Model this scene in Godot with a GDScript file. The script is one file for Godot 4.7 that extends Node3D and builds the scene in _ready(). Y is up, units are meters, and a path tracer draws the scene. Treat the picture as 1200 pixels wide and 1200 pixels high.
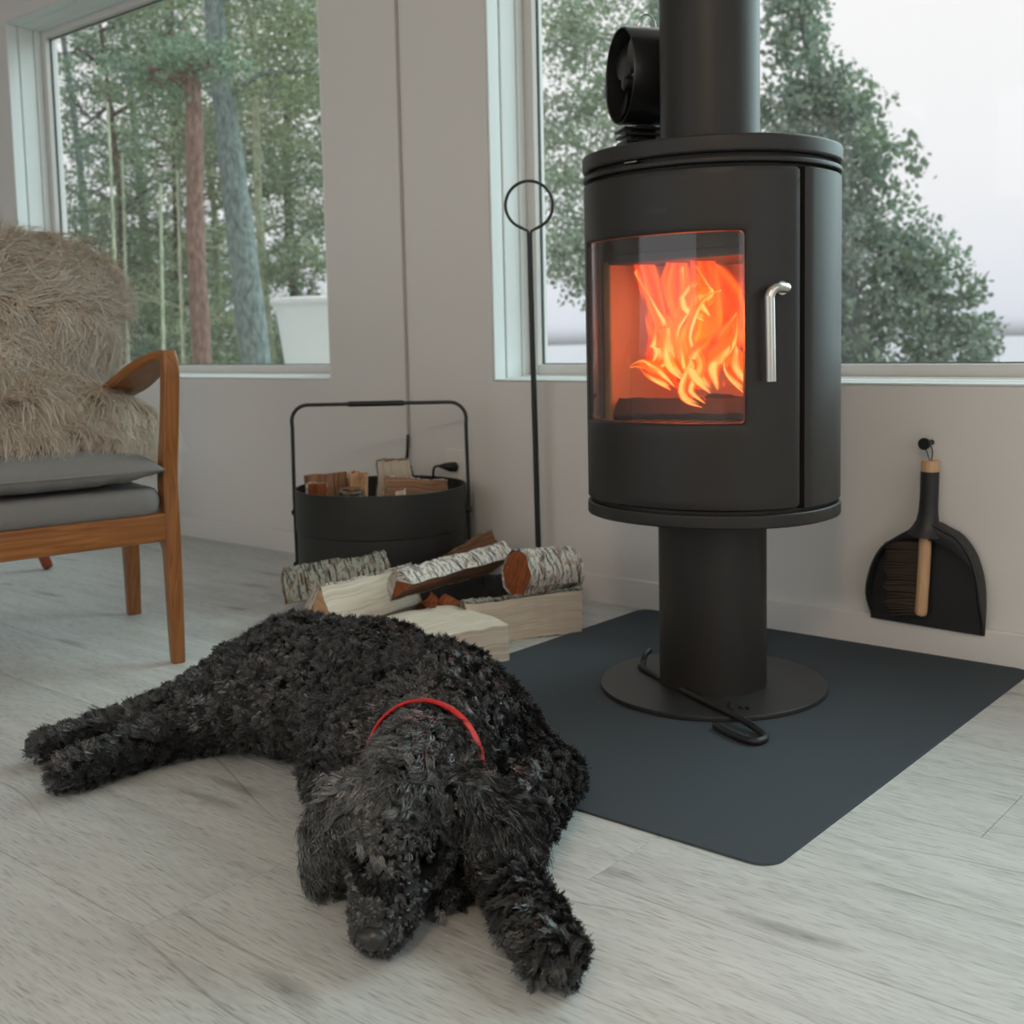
extends Node3D
# A black dog asleep in front of a lit wood stove, two windows on a wood behind.

# ------------------------------------------------------------------ mesh builder
class MB:
	var v := PackedVector3Array()
	var uv := PackedVector2Array()
	var col := PackedColorArray()
	var ix := PackedInt32Array()
	var tint := Color.WHITE
	var tinted := false

	func vert(p: Vector3, t := Vector2.ZERO) -> int:
		v.append(p)
		uv.append(t)
		col.append(tint)
		return v.size() - 1

	func tri(a: int, b: int, c: int) -> void:
		ix.append(a)
		ix.append(b)
		ix.append(c)

	func quad(a: int, b: int, c: int, d: int) -> void:
		tri(a, b, c)
		tri(a, c, d)

	# turn everything since index i0 so that its faces look outwards
	func orient(i0: int) -> void:
		if ix.size() <= i0:
			return
		var m := Vector3.ZERO
		for i in range(i0, ix.size()):
			m += v[ix[i]]
		m /= float(ix.size() - i0)
		var vol := 0.0
		for i in range(i0, ix.size(), 3):
			vol += (v[ix[i]] - m).dot((v[ix[i + 1]] - m).cross(v[ix[i + 2]] - m))
		if vol > 0.0:
			for i in range(i0, ix.size(), 3):
				var k := ix[i + 1]
				ix[i + 1] = ix[i + 2]
				ix[i + 2] = k

	# box with chamfered edges
	func box(c: Vector3, s: Vector3, bev := 0.002, b := Basis.IDENTITY) -> void:
		var i0 := ix.size()
		var h := s * 0.5
		bev = minf(bev, minf(h.x, minf(h.y, h.z)) * 0.9)
		var id := {}
		for sx in [-1, 1]:
			for sy in [-1, 1]:
				for sz in [-1, 1]:
					var sg := Vector3(sx, sy, sz)
					for ax in 3:
						var p := sg * (h - Vector3(bev, bev, bev))
						p[ax] = sg[ax] * h[ax]
						id[Vector4i(sx, sy, sz, ax)] = vert(c + b * p, Vector2(p.x + p.z * 0.37, p.y + p.z))
		for ax in 3:
			var u := (ax + 1) % 3
			var w := (ax + 2) % 3
			for s1 in [-1, 1]:
				var q := []
				for k in [[-1, -1], [1, -1], [1, 1], [-1, 1]]:
					var g := Vector4i(0, 0, 0, ax)
					g[ax] = s1
					g[u] = k[0]
					g[w] = k[1]
					q.append(id[g])
				_q(q, c)
			for su in [-1, 1]:
				for sw in [-1, 1]:
					var q := []
					for k in [[-1, u], [1, u], [1, w], [-1, w]]:
						var g := Vector4i(0, 0, 0, k[1])
						g[ax] = k[0]
						g[u] = su
						g[w] = sw
						q.append(id[g])
					_q(q, c)
		for sx in [-1, 1]:
			for sy in [-1, 1]:
				for sz in [-1, 1]:
					_q([id[Vector4i(sx, sy, sz, 0)], id[Vector4i(sx, sy, sz, 1)], id[Vector4i(sx, sy, sz, 2)]], c)

	func _q(q: Array, c: Vector3) -> void:
		var n := (v[q[2]] - v[q[0]]).cross(v[q[1]] - v[q[0]])
		if n.dot(v[q[0]] + v[q[1]] + v[q[2]] - c * 3.0) < 0.0:
			q.reverse()
		tri(q[0], q[1], q[2])
		if q.size() == 4:
			tri(q[0], q[2], q[3])

	# rings of equal size; closed round by default
	func loft(rings: Array, cap0 := true, cap1 := true, around := true, fix := true) -> void:
		var i0 := ix.size()
		var n: int = rings[0].size()
		var base := v.size()
		var lv := 0.0
		for r in rings.size():
			var ring: PackedVector3Array = rings[r]
			if r > 0:
				lv += (ring[0] - rings[r - 1][0]).length()
			var lu := 0.0
			for k in n + (1 if around else 0):
				if k > 0:
					lu += (ring[k % n] - ring[k - 1]).length()
				vert(ring[k % n], Vector2(lu, lv))
		var w := n + (1 if around else 0)
		for r in rings.size() - 1:
			for k in w - 1:
				var a := base + r * w + k
				quad(a, a + 1, a + w + 1, a + w)
		for e in 2:
			if (e == 0 and cap0) or (e == 1 and cap1):
				var ring: PackedVector3Array = rings[0] if e == 0 else rings[rings.size() - 1]
				var m := Vector3.ZERO
				for p in ring:
					m += p
				m /= float(n)
				var cv := vert(m, Vector2.ZERO)
				var f := v.size()
				for k in n:
					vert(ring[k], Vector2((ring[k] - m).length(), float(k) * 0.01))
				for k in n:
					if e == 0:
						tri(cv, f + (k + 1) % n, f + k)
					else:
						tri(cv, f + k, f + (k + 1) % n)
		if fix:
			orient(i0)

	func tube(pts: Array, radii, sides := 8, caps := true) -> void:
		var rings := []
		var up := Vector3.ZERO
		for i in pts.size():
			var t: Vector3
			if i == 0:
				t = pts[1] - pts[0]
			elif i == pts.size() - 1:
				t = pts[i] - pts[i - 1]
			else:
				t = (pts[i + 1] - pts[i]).normalized() + (pts[i] - pts[i - 1]).normalized()
			t = t.normalized()
			if i == 0:
				up = Vector3.UP if absf(t.y) < 0.9 else Vector3.RIGHT
			up = (up - t * up.dot(t)).normalized()
			var sd := t.cross(up)
			var r: float = radii[i] if radii is Array or radii is PackedFloat32Array else radii
			var ring := PackedVector3Array()
			for k in sides:
				var a := TAU * k / sides
				ring.append(pts[i] + (up * cos(a) + sd * sin(a)) * r)
			rings.append(ring)
		loft(rings, caps, caps)

	# profile of (radius, height) turned about an axis
	func lathe(prof: Array, segs := 48, at := Vector3.ZERO, b := Basis.IDENTITY, sx := 1.0, sz := 1.0) -> void:
		var i0 := ix.size()
		var base := v.size()
		var lv := 0.0
		for r in prof.size():
			if r > 0:
				lv += (prof[r] - prof[r - 1]).length()
			for k in segs + 1:
				var a := TAU * k / segs
				vert(at + b * Vector3(sin(a) * prof[r].x * sx, prof[r].y, cos(a) * prof[r].x * sz), Vector2(prof[r].x * a, lv))
		for r in prof.size() - 1:
			for k in segs:
				var a := base + r * (segs + 1) + k
				quad(a, a + 1, a + segs + 2, a + segs + 1)
		orient(i0)

	# closed polygon (in the plane u, w) pushed along a direction
	func slab(poly: PackedVector2Array, o: Vector3, u: Vector3, w: Vector3, d: Vector3) -> void:
		var i0 := ix.size()
		var n := poly.size()
		var t := Geometry2D.triangulate_polygon(poly)
		for e in 2:
			var f := v.size()
			for p in poly:
				vert(o + u * p.x + w * p.y + d * float(e), p)
			for k in range(0, t.size(), 3):
				if e == 0:
					tri(f + t[k], f + t[k + 1], f + t[k + 2])
				else:
					tri(f + t[k], f + t[k + 2], f + t[k + 1])
		var cw := Geometry2D.is_polygon_clockwise(poly)
		var lu := 0.0
		for k in n:
			var p := poly[k]
			var q := poly[(k + 1) % n]
			var a := vert(o + u * p.x + w * p.y, Vector2(lu, 0))
			var b := vert(o + u * q.x + w * q.y, Vector2(lu + p.distance_to(q), 0))
			var c := vert(o + u * q.x + w * q.y + d, Vector2(lu + p.distance_to(q), d.length()))
			var e := vert(o + u * p.x + w * p.y + d, Vector2(lu, d.length()))
			lu += p.distance_to(q)
			var nrm := (v[c] - v[a]).cross(v[b] - v[a])
			# outward in the plane
			var ed := q - p
			var out2 := Vector2(-ed.y, ed.x) if cw else Vector2(ed.y, -ed.x)
			if nrm.dot(u * out2.x + w * out2.y) > 0.0:
				quad(a, b, c, e)
			else:
				quad(a, e, c, b)
		# the two faces
		var fn := d
		for i in range(i0, i0 + t.size(), 3):
			var nn := (v[ix[i + 2]] - v[ix[i]]).cross(v[ix[i + 1]] - v[ix[i]])
			if nn.dot(fn) > 0.0:
				var k := ix[i + 1]
				ix[i + 1] = ix[i + 2]
				ix[i + 2] = k
		for i in range(i0 + t.size(), i0 + 2 * t.size(), 3):
			var nn := (v[ix[i + 2]] - v[ix[i]]).cross(v[ix[i + 1]] - v[ix[i]])
			if nn.dot(fn) < 0.0:
				var k := ix[i + 1]
				ix[i + 1] = ix[i + 2]
				ix[i + 2] = k

	func ball(c: Vector3, r: Vector3, b := Basis.IDENTITY, seg := 16, rows := 10) -> void:
		var prof := []
		for i in rows + 1:
			var a := -PI / 2 + PI * i / rows
			prof.append(Vector2(maxf(cos(a), 0.0001), sin(a)))
		var i1 := v.size()
		lathe(prof, seg)
		for i in range(i1, v.size()):
			v[i] = c + b * (v[i] * r)

	func done(flat := false) -> ArrayMesh:
		var a := []
		a.resize(Mesh.ARRAY_MAX)
		if flat:
			var v2 := PackedVector3Array()
			var n2 := PackedVector3Array()
			var u2 := PackedVector2Array()
			var c2 := PackedColorArray()
			for i in range(0, ix.size(), 3):
				var nn := (v[ix[i + 2]] - v[ix[i]]).cross(v[ix[i + 1]] - v[ix[i]]).normalized()
				for k in 3:
					v2.append(v[ix[i + k]])
					n2.append(nn)
					u2.append(uv[ix[i + k]])
					c2.append(col[ix[i + k]])
			a[Mesh.ARRAY_VERTEX] = v2
			a[Mesh.ARRAY_NORMAL] = n2
			a[Mesh.ARRAY_TEX_UV] = u2
			if tinted:
				a[Mesh.ARRAY_COLOR] = c2
		else:
			var n := PackedVector3Array()
			n.resize(v.size())
			for i in range(0, ix.size(), 3):
				var nn := (v[ix[i + 2]] - v[ix[i]]).cross(v[ix[i + 1]] - v[ix[i]])
				n[ix[i]] += nn
				n[ix[i + 1]] += nn
				n[ix[i + 2]] += nn
			for i in n.size():
				n[i] = n[i].normalized() if n[i].length_squared() > 1e-20 else Vector3.UP
			a[Mesh.ARRAY_VERTEX] = v
			a[Mesh.ARRAY_NORMAL] = n
			a[Mesh.ARRAY_TEX_UV] = uv
			if tinted:
				a[Mesh.ARRAY_COLOR] = col
			a[Mesh.ARRAY_INDEX] = ix
		var m := ArrayMesh.new()
		m.add_surface_from_arrays(Mesh.PRIMITIVE_TRIANGLES, a)
		return m

# ------------------------------------------------------------------ small helpers
var M := {}
var rng := RandomNumberGenerator.new()

func rnd(a: float, b: float) -> float:
	return rng.randf_range(a, b)

func mat(c: Color, rough := 0.6, metal := 0.0, spec := 0.5) -> StandardMaterial3D:
	var m := StandardMaterial3D.new()
	m.albedo_color = c
	m.roughness = rough
	m.metallic = metal
	m.metallic_specular = spec
	return m

func tag(o: Node, label: String, category: String, group := "", kind := "") -> void:
	if label:
		o.set_meta("label", label)
	if category:
		o.set_meta("category", category)
	if group:
		o.set_meta("group", group)
	if kind:
		o.set_meta("kind", kind)

func thing(called: String, label: String, category: String, at := Vector3.ZERO, turn := 0.0, group := "") -> Node3D:
	var o := Node3D.new()
	o.name = called
	o.position = at
	o.rotation.y = turn
	tag(o, label, category, group)
	add_child(o, true)
	return o

func part(parent: Node, called: String, mesh: Mesh, m: Material, label := "", kind := "") -> MeshInstance3D:
	var o := MeshInstance3D.new()
	o.name = called
	o.mesh = mesh
	o.material_override = m
	tag(o, label, "", "", kind)
	parent.add_child(o, true)
	return o

func solo(called: String, label: String, category: String, mesh: Mesh, m: Material, group := "") -> MeshInstance3D:
	var o := part(self, called, mesh, m)
	tag(o, label, category, group)
	return o

func struct(called: String, mesh: Mesh, m: Material, label := "", category := "") -> MeshInstance3D:
	var o := part(self, called, mesh, m)
	tag(o, label, category, "", "structure")
	return o

func many(parent: Node, called: String, mesh: Mesh, m: Material, at: Array, tints := []) -> MultiMeshInstance3D:
	var mm := MultiMesh.new()
	mm.transform_format = MultiMesh.TRANSFORM_3D
	mm.use_colors = tints.size() > 0
	mm.mesh = mesh
	mm.instance_count = at.size()
	for i in at.size():
		mm.set_instance_transform(i, at[i])
	for i in tints.size():
		mm.set_instance_color(i, tints[i])
	var o := MultiMeshInstance3D.new()
	o.name = called
	o.multimesh = mm
	o.material_override = m
	o.set_meta("kind", "stuff")
	parent.add_child(o, true)
	return o

func noise(seed_: int, freq := 1.0, octaves := 1) -> FastNoiseLite:
	var n := FastNoiseLite.new()
	n.seed = seed_
	n.frequency = freq
	n.noise_type = FastNoiseLite.TYPE_SIMPLEX_SMOOTH
	n.fractal_type = FastNoiseLite.FRACTAL_FBM if octaves > 1 else FastNoiseLite.FRACTAL_NONE
	n.fractal_octaves = octaves
	return n

func picture(w: int, h: int, data: PackedByteArray) -> ImageTexture:
	return ImageTexture.create_from_image(Image.create_from_data(w, h, false, Image.FORMAT_RGB8, data))

func rrect(w: float, h: float, r: float, seg := 4) -> PackedVector2Array:
	var p := PackedVector2Array()
	for q in 4:
		var c := Vector2((w / 2 - r) * [1, -1, -1, 1][q], (h / 2 - r) * [1, 1, -1, -1][q])
		for k in seg + 1:
			var a := PI / 2 * (q + float(k) / seg)
			p.append(c + Vector2(cos(a), sin(a)) * r)
	return p

func ring_at(p: Vector3, u: Vector3, w: Vector3, shape: PackedVector2Array) -> PackedVector3Array:
	var o := PackedVector3Array()
	for s in shape:
		o.append(p + u * s.x + w * s.y)
	return o

func bend(pts: Array, steps: int) -> Array:
	# Catmull-Rom through the points
	var o := []
	for i in pts.size() - 1:
		var p0: Vector3 = pts[maxi(i - 1, 0)]
		var p1: Vector3 = pts[i]
		var p2: Vector3 = pts[i + 1]
		var p3: Vector3 = pts[mini(i + 2, pts.size() - 1)]
		for k in steps:
			o.append(p1.cubic_interpolate(p2, p0, p3, float(k) / steps))
	o.append(pts[pts.size() - 1])
	return o

# ------------------------------------------------------------------ textures
func plank_texture() -> Array:
	var w := 1400
	var h := 900
	var strips := 5
	var sh := h / strips
	var d := PackedByteArray()
	var e := PackedByteArray()
	d.resize(w * h * 3)
	e.resize(w * h * 3)
	var n1 := noise(3, 1.0)
	var n2 := noise(4, 1.0)
	var n3 := noise(5, 1.0, 2)
	for y in h:
		var s := y / sh
		var fy := float(y - s * sh) / sh
		for x in w:
			var X := float(x) / w * 2.6
			var Y := fy * 0.19
			var o := s * 7.3
			var warp := n1.get_noise_3d(X * 1.1, Y * 7.0, o)
			var big := n3.get_noise_3d(X * 2.0, Y * 22.0, o + 3.0)
			var rg := sin((Y * 95.0 + warp * 17.0) * 1.3)
			var fine := n2.get_noise_3d(X * 9.0, Y * 420.0, o)
			var pore := n2.get_noise_3d(X * 26.0 + 40.0, Y * 800.0, o)
			var v := 0.0 + 0.022 * rg * rg + 0.04 * big + 0.032 * fine
			if pore > 0.36:
				v -= (pore - 0.36) * 0.36
			# long dark cracks that wander
			var cl := absf(fy - 0.5 - n1.get_noise_3d(X * 1.4, 9.0, o) * 0.55)
			var cm := n1.get_noise_3d(X * 1.9, 20.0, o)
			if cm > 0.12 and cl < 0.014:
				v -= (0.014 - cl) / 0.014 * minf(0.13, (cm - 0.12) * 0.5)
			var kn := n1.get_noise_3d(X * 3.2, Y * 16.0, o + 50.0)
			if kn > 0.68:
				v -= (kn - 0.68) * 0.55
			v += 0.012 * sin(float(s) * 2.4)
			var i := (y * w + x) * 3
			d[i] = int(clampf((0.765 + v) * 255.0, 0, 255))
			d[i + 1] = int(clampf((0.782 + v * 1.02) * 255.0, 0, 255))
			d[i + 2] = int(clampf((0.775 + v * 1.06) * 255.0, 0, 255))
			var b := int(clampf((0.6 + v * 2.2) * 255.0, 0, 255))
			e[i] = b
			e[i + 1] = b
			e[i + 2] = b
	return [picture(w, h, d), picture(w, h, e)]

# grain runs along v (the length of a loft), u goes round
func grain_texture(base: Color, dark: Color, seed_: int, fine: float) -> ImageTexture:
	var w := 256
	var h := 512
	var d := PackedByteArray()
	d.resize(w * h * 3)
	var n1 := noise(seed_, 1.0)
	var n2 := noise(seed_ + 1, 1.0)
	for y in h:
		for x in w:
			# wraps round in both ways
			var ax := TAU * x / w
			var ay := TAU * y / h
			var cx := cos(ax) * 5.0
			var sx := sin(ax) * 5.0
			var t := 0.5 + 0.5 * n1.get_noise_3d(cx * fine, sx * fine, cos(ay) * 0.6 + sin(ay) * 0.37)
			t = t * 0.55 + 0.45 * (0.5 + 0.5 * n2.get_noise_3d(cx * fine * 4.0, sx * fine * 4.0, cos(ay) * 1.2 + sin(ay)))
			var c := dark.lerp(base, clampf(t * 1.45 - 0.22, 0, 1))
			var i := (y * w + x) * 3
			d[i] = c.r8
			d[i + 1] = c.g8
			d[i + 2] = c.b8
	return picture(w, h, d)

func bark_texture() -> Array:
	var w := 512
	var h := 512
	var d := PackedByteArray()
	var e := PackedByteArray()
	d.resize(w * h * 3)
	e.resize(w * h * 3)
	var n1 := noise(21, 1.0, 2)
	var n2 := noise(22, 1.0, 2)
	for y in h:
		for x in w:
			var u := float(x) / w
			var q := float(y) / h
			var c := Color(0.86, 0.84, 0.81)
			var big := n1.get_noise_2d(u * 5.0, q * 9.0)
			c = c.lerp(Color(0.62, 0.50, 0.41), clampf(big * 2.2 - 0.3, 0, 0.6))
			var band := n2.get_noise_2d(u * 2.2, q * 34.0)
			var ht := 0.6 + band * 0.4
			if band > 0.26:
				c = c.lerp(Color(0.13, 0.11, 0.10), clampf((band - 0.26) * 5.0, 0, 0.9))
				ht -= 0.3
			var grey := n1.get_noise_2d(u * 17.0 + 30.0, q * 24.0)
			c = c.lerp(Color(0.33, 0.35, 0.33), clampf(grey * 1.8 - 0.4, 0, 0.6))
			var i := (y * w + x) * 3
			d[i] = c.r8
			d[i + 1] = c.g8
			d[i + 2] = c.b8
			var b := int(clampf(ht * 255.0, 0, 255))
			e[i] = b
			e[i + 1] = b
			e[i + 2] = b
	return [picture(w, h, d), picture(w, h, e)]

func trunk_texture(a: Color, b: Color, seed_: int) -> ImageTexture:
	var w := 128
	var h := 512
	var d := PackedByteArray()
	d.resize(w * h * 3)
	var n1 := noise(seed_, 1.0, 3)
	var n2 := noise(seed_ + 9, 1.0, 2)
	for y in h:
		for x in w:
			var ax := TAU * x / w
			var t := n1.get_noise_3d(cos(ax) * 2.2, sin(ax) * 2.2, y * 0.05)
			var s := n2.get_noise_3d(cos(ax) * 6.0, sin(ax) * 6.0, y * 0.04)
			var c := a.lerp(b, clampf(0.5 + t * 1.3, 0, 1)).darkened(clampf(s * 0.6, 0, 0.3))
			var i := (y * w + x) * 3
			d[i] = c.r8
			d[i + 1] = c.g8
			d[i + 2] = c.b8
	return picture(w, h, d)

func weave_texture() -> ImageTexture:
	var w := 128
	var d := PackedByteArray()
	d.resize(w * w * 3)
	var n := noise(31, 0.09, 2)
	for y in w:
		for x in w:
			var k := 0.5 + 0.25 * sin(TAU * x / 4.0) * sin(TAU * y / 4.0) + 0.2 * n.get_noise_2d(x, y)
			var i := (y * w + x) * 3
			var b := int(clampf(k * 255.0, 0, 255))
			d[i] = b
			d[i + 1] = b
			d[i + 2] = b
	return picture(w, w, d)

func textured(m: StandardMaterial3D, t: Texture2D, scale := Vector3.ONE) -> StandardMaterial3D:
	m.albedo_texture = t
	m.uv1_scale = scale
	return m

func materials() -> void:
	M.wall = mat(Color(0.880, 0.872, 0.862), 0.75, 0.0, 0.3)
	M.ceiling = mat(Color(0.93, 0.92, 0.905), 0.85, 0.0, 0.3)
	M.trim = mat(Color(0.905, 0.935, 0.935), 0.4)
	M.frame = mat(Color(0.84, 0.835, 0.82), 0.4)
	M.gasket = mat(Color(0.30, 0.33, 0.34), 0.6)
	var glass := mat(Color(1, 1, 1, 0.07), 0.02)  # faint white alpha paints in the milky veil of room reflections
	glass.transparency = BaseMaterial3D.TRANSPARENCY_ALPHA
	glass.metallic_specular = 0.3
	M.glass = glass
	M.stove = mat(Color(0.165, 0.156, 0.15), 0.44, 0.0, 0.42)
	M.stove_dark = mat(Color(0.10, 0.10, 0.10), 0.6)
	M.black_metal = mat(Color(0.13, 0.13, 0.13), 0.42, 0.0, 0.5)
	M.bin = mat(Color(0.155, 0.155, 0.15), 0.5, 0.0, 0.5)
	M.rubber = mat(Color(0.07, 0.07, 0.07), 0.5)
	M.steel = mat(Color(0.80, 0.79, 0.77), 0.28, 1.0)
	M.plate = mat(Color(0.30, 0.328, 0.352), 0.6, 0.0, 0.08)
	M.brick = mat(Color(0.66, 0.55, 0.42), 0.9)
	M.char = mat(Color(0.12, 0.10, 0.09), 0.9)
	var pt := plank_texture()
	var fl := textured(mat(Color.WHITE, 0.50, 0.0, 0.5), pt[0])
	fl.heightmap_enabled = true
	fl.heightmap_texture = pt[1]
	fl.heightmap_scale = 0.06
	M.plank = fl
	M.gap = mat(Color(0.42, 0.40, 0.37), 0.9)
	M.wood = textured(mat(Color.WHITE, 0.36, 0.0, 0.5), grain_texture(Color(0.645, 0.425, 0.225), Color(0.46, 0.275, 0.12), 41, 1.0), Vector3(3.2, 2.2, 1))
	M.pale_wood = textured(mat(Color.WHITE, 0.55), grain_texture(Color(0.88, 0.73, 0.58), Color(0.77, 0.61, 0.46), 45, 1.0), Vector3(6, 3, 1))
	M.split = textured(mat(Color.WHITE, 0.8), grain_texture(Color(0.88, 0.855, 0.80), Color(0.77, 0.71, 0.63), 51, 1.4), Vector3(4, 2.2, 1))
	M.split_brown = textured(mat(Color.WHITE, 0.8), grain_texture(Color(0.66, 0.50, 0.37), Color(0.36, 0.24, 0.17), 55, 1.4), Vector3(4, 2.2, 1))
	M.endgrain = textured(mat(Color.WHITE, 0.85), grain_texture(Color(0.66, 0.38, 0.18), Color(0.40, 0.18, 0.08), 61, 0.8), Vector3(9, 9, 1))
	M.endpale = textured(mat(Color.WHITE, 0.85), grain_texture(Color(0.80, 0.66, 0.50), Color(0.62, 0.46, 0.32), 63, 0.8), Vector3(9, 9, 1))
	var bt := bark_texture()
	var bk := textured(mat(Color.WHITE, 0.7), bt[0], Vector3(5, 5, 1))
	bk.heightmap_enabled = true
	bk.heightmap_texture = bt[1]
	bk.heightmap_scale = 0.3
	M.bark = bk
	M.dark_bark = textured(mat(Color(0.68, 0.68, 0.65), 0.85), bt[0], Vector3(4, 4, 1))
	var fab := mat(Color(0.47, 0.47, 0.465), 0.85, 0.0, 0.3)
	fab.heightmap_enabled = true
	fab.heightmap_texture = weave_texture()
	fab.heightmap_scale = 0.05
	fab.uv1_triplanar = true
	fab.uv1_scale = Vector3(18, 18, 18)
	fab.rim_enabled = true
	fab.rim = 0.3
	M.fabric = fab
	M.skin = mat(Color(0.085, 0.085, 0.086), 1.0, 0.0, 0.1)
	M.fur = mat(Color(0.205, 0.206, 0.210), 0.36, 0.0, 0.85)
	M.lit_head_fur = mat(Color(0.315, 0.318, 0.320), 0.38, 0.0, 0.85)  # paler grey: window light on head and ears is put into the colour
	M.muzzle_fur = mat(Color(0.245, 0.246, 0.248), 0.38, 0.0, 0.8)
	for k in ["fur", "lit_head_fur", "muzzle_fur"]:
		M[k].vertex_color_use_as_albedo = true
	M.short_fur = mat(Color(0.155, 0.154, 0.153), 0.5, 0.0, 0.4)
	M.nose = mat(Color(0.16, 0.155, 0.15), 0.35)
	M.eye = mat(Color(0.04, 0.03, 0.025), 0.08)
	M.collar = mat(Color(0.74, 0.10, 0.09), 0.4)
	M.hide = mat(Color(0.74, 0.62, 0.48), 0.9)
	var wl := mat(Color.WHITE, 0.6, 0.0, 0.5)
	wl.vertex_color_use_as_albedo = true
	wl.backlight_enabled = true
	wl.backlight = Color(1.0, 0.95, 0.88)
	M.wool = wl
	M.cable = mat(Color(0.70, 0.68, 0.65), 0.7)
	M.outlet = mat(Color(0.90, 0.885, 0.86), 0.4)
	M.bristle = mat(Color(0.27, 0.22, 0.18), 0.6)
	M.white_plastic = mat(Color(0.93, 0.93, 0.93), 0.5)
	M.plate_disc = mat(Color(0.19, 0.19, 0.19), 0.42, 0.0, 0.5)
	M.stove_letter = mat(Color(0.15, 0.148, 0.145), 0.3)
	M.fan_metal = mat(Color(0.13, 0.13, 0.135), 0.25, 0.0, 0.6)
	M.pan = mat(Color(0.15, 0.152, 0.155), 0.5, 0.0, 0.5)
	M.red_wood = textured(mat(Color(1.0, 0.72, 0.6), 0.4), M.wood.albedo_texture, Vector3(3, 2, 1))
	var fg := mat(Color(1, 1, 1, 0.03), 0.02)
	fg.transparency = BaseMaterial3D.TRANSPARENCY_ALPHA
	M.fire_glass = fg

# ------------------------------------------------------------------ scene
func _ready() -> void:
	rng.seed = 7
	# camera: 0.62 m above the floor, 2.17 m from the window wall, turned to the left
	var f := 1354.9
	var att := CameraAttributesPhysical.new()
	att.frustum_focal_length = 35.0
	att.frustum_focus_distance = 1.5
	att.frustum_near = 0.05
	att.frustum_far = 600.0
	att.exposure_aperture = 6.5
	var cam := Camera3D.new()
	cam.name = "camera"
	cam.attributes = att
	cam.projection = Camera3D.PROJECTION_FRUSTUM
	cam.near = 0.05
	cam.far = 600.0
	cam.size = 2.0 * 0.05 * 600.0 / f
	cam.frustum_offset = Vector2((600.0 - 624.3) / f, -(600.0 - 525.7) / f) * 0.05
	cam.position = Vector3(0, 0.62, 2.1655)
	cam.rotation = Vector3(deg_to_rad(-5.422), deg_to_rad(39.773), deg_to_rad(-1.172))
	add_child(cam)
	cam.current = true

	# a bright overcast sky
	var sky := ProceduralSkyMaterial.new()
	sky.sky_top_color = Color(1.0, 1.0, 1.0)
	sky.sky_horizon_color = Color(0.86, 0.885, 0.93)
	sky.sky_curve = 0.06
	sky.ground_bottom_color = Color(0.35, 0.37, 0.34)
	sky.ground_horizon_color = Color(0.6, 0.62, 0.62)
	sky.sky_energy_multiplier = 0.97
	sky.ground_energy_multiplier = 0.7
	var env := Environment.new()
	env.background_mode = Environment.BG_SKY
	env.sky = Sky.new()
	env.sky.sky_material = sky
	env.tonemap_mode = Environment.TONE_MAPPER_LINEAR
	env.tonemap_exposure = 1.07
	env.sdfgi_enabled = true
	env.ssao_enabled = true
	env.ssil_enabled = true
	var we := WorldEnvironment.new()
	we.name = "world_environment"
	we.environment = env
	add_child(we)

	# the sun behind thin cloud: a wide soft patch of brightness outside the windows
	var sun := DirectionalLight3D.new()
	sun.name = "hazy_sun"
	sun.sky_mode = DirectionalLight3D.SKY_MODE_LIGHT_ONLY
	sun.light_angular_distance = 60.0
	sun.light_color = Color(0.84, 0.99, 1.0)
	sun.light_energy = 0.88
	sun.shadow_enabled = true
	sun.rotation_degrees = Vector3(-31, 158, 0)
	add_child(sun)

	# warm lamp light from the room behind
	var lamp := OmniLight3D.new()
	lamp.name = "ceiling_lamp_light"
	lamp.light_color = Color(1.0, 0.89, 0.78)
	lamp.light_energy = 1.3
	lamp.light_size = 0.16
	lamp.omni_range = 12.0
	lamp.omni_attenuation = 2.0
	lamp.shadow_enabled = true
	lamp.position = Vector3(0.5, 2.13, 3.3)
	add_child(lamp)

	# added fill light standing for daylight, at an invented window behind the viewer
	var rear_fill := AreaLight3D.new()
	rear_fill.name = "rear_fill_light"
	rear_fill.area_size = Vector2(4.4, 1.6)
	rear_fill.light_color = Color(0.98, 0.99, 1.0)
	rear_fill.light_energy = 1.55
	rear_fill.area_range = 12.0
	rear_fill.shadow_enabled = true
	rear_fill.position = Vector3(-2.6, 1.3, 5.12)
	add_child(rear_fill)

	# second added fill light, at an invented window in the right side wall
	var side := AreaLight3D.new()
	side.name = "side_fill_light"
	side.area_size = Vector2(3.2, 1.5)
	side.light_color = Color(0.97, 0.99, 1.0)
	side.light_energy = 1.1
	side.area_range = 12.0
	side.shadow_enabled = true
	side.position = Vector3(2.56, 1.3, 2.3)
	side.rotation.y = PI / 2
	add_child(side)

	materials()
	room()
	outdoors()
	stove()
	hearth()
	logs()
	bucket()
	armchair()
	dustpan()
	small_things()
	dog()

func ring_of_boards(m: MB, x0: float, x1: float, y0: float, y1: float, z0: float, z1: float, t: float, bev := 0.0015) -> void:
	var zc := (z0 + z1) / 2
	var dz := absf(z1 - z0)
	m.box(Vector3(x0 + t / 2, (y0 + y1) / 2, zc), Vector3(t, y1 - y0, dz), bev)
	m.box(Vector3(x1 - t / 2, (y0 + y1) / 2, zc), Vector3(t, y1 - y0, dz), bev)
	m.box(Vector3((x0 + x1) / 2, y1 - t / 2, zc), Vector3(x1 - x0 - 2 * t, t, dz), bev)
	m.box(Vector3((x0 + x1) / 2, y0 + t / 2, zc), Vector3(x1 - x0 - 2 * t, t, dz), bev)

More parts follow.
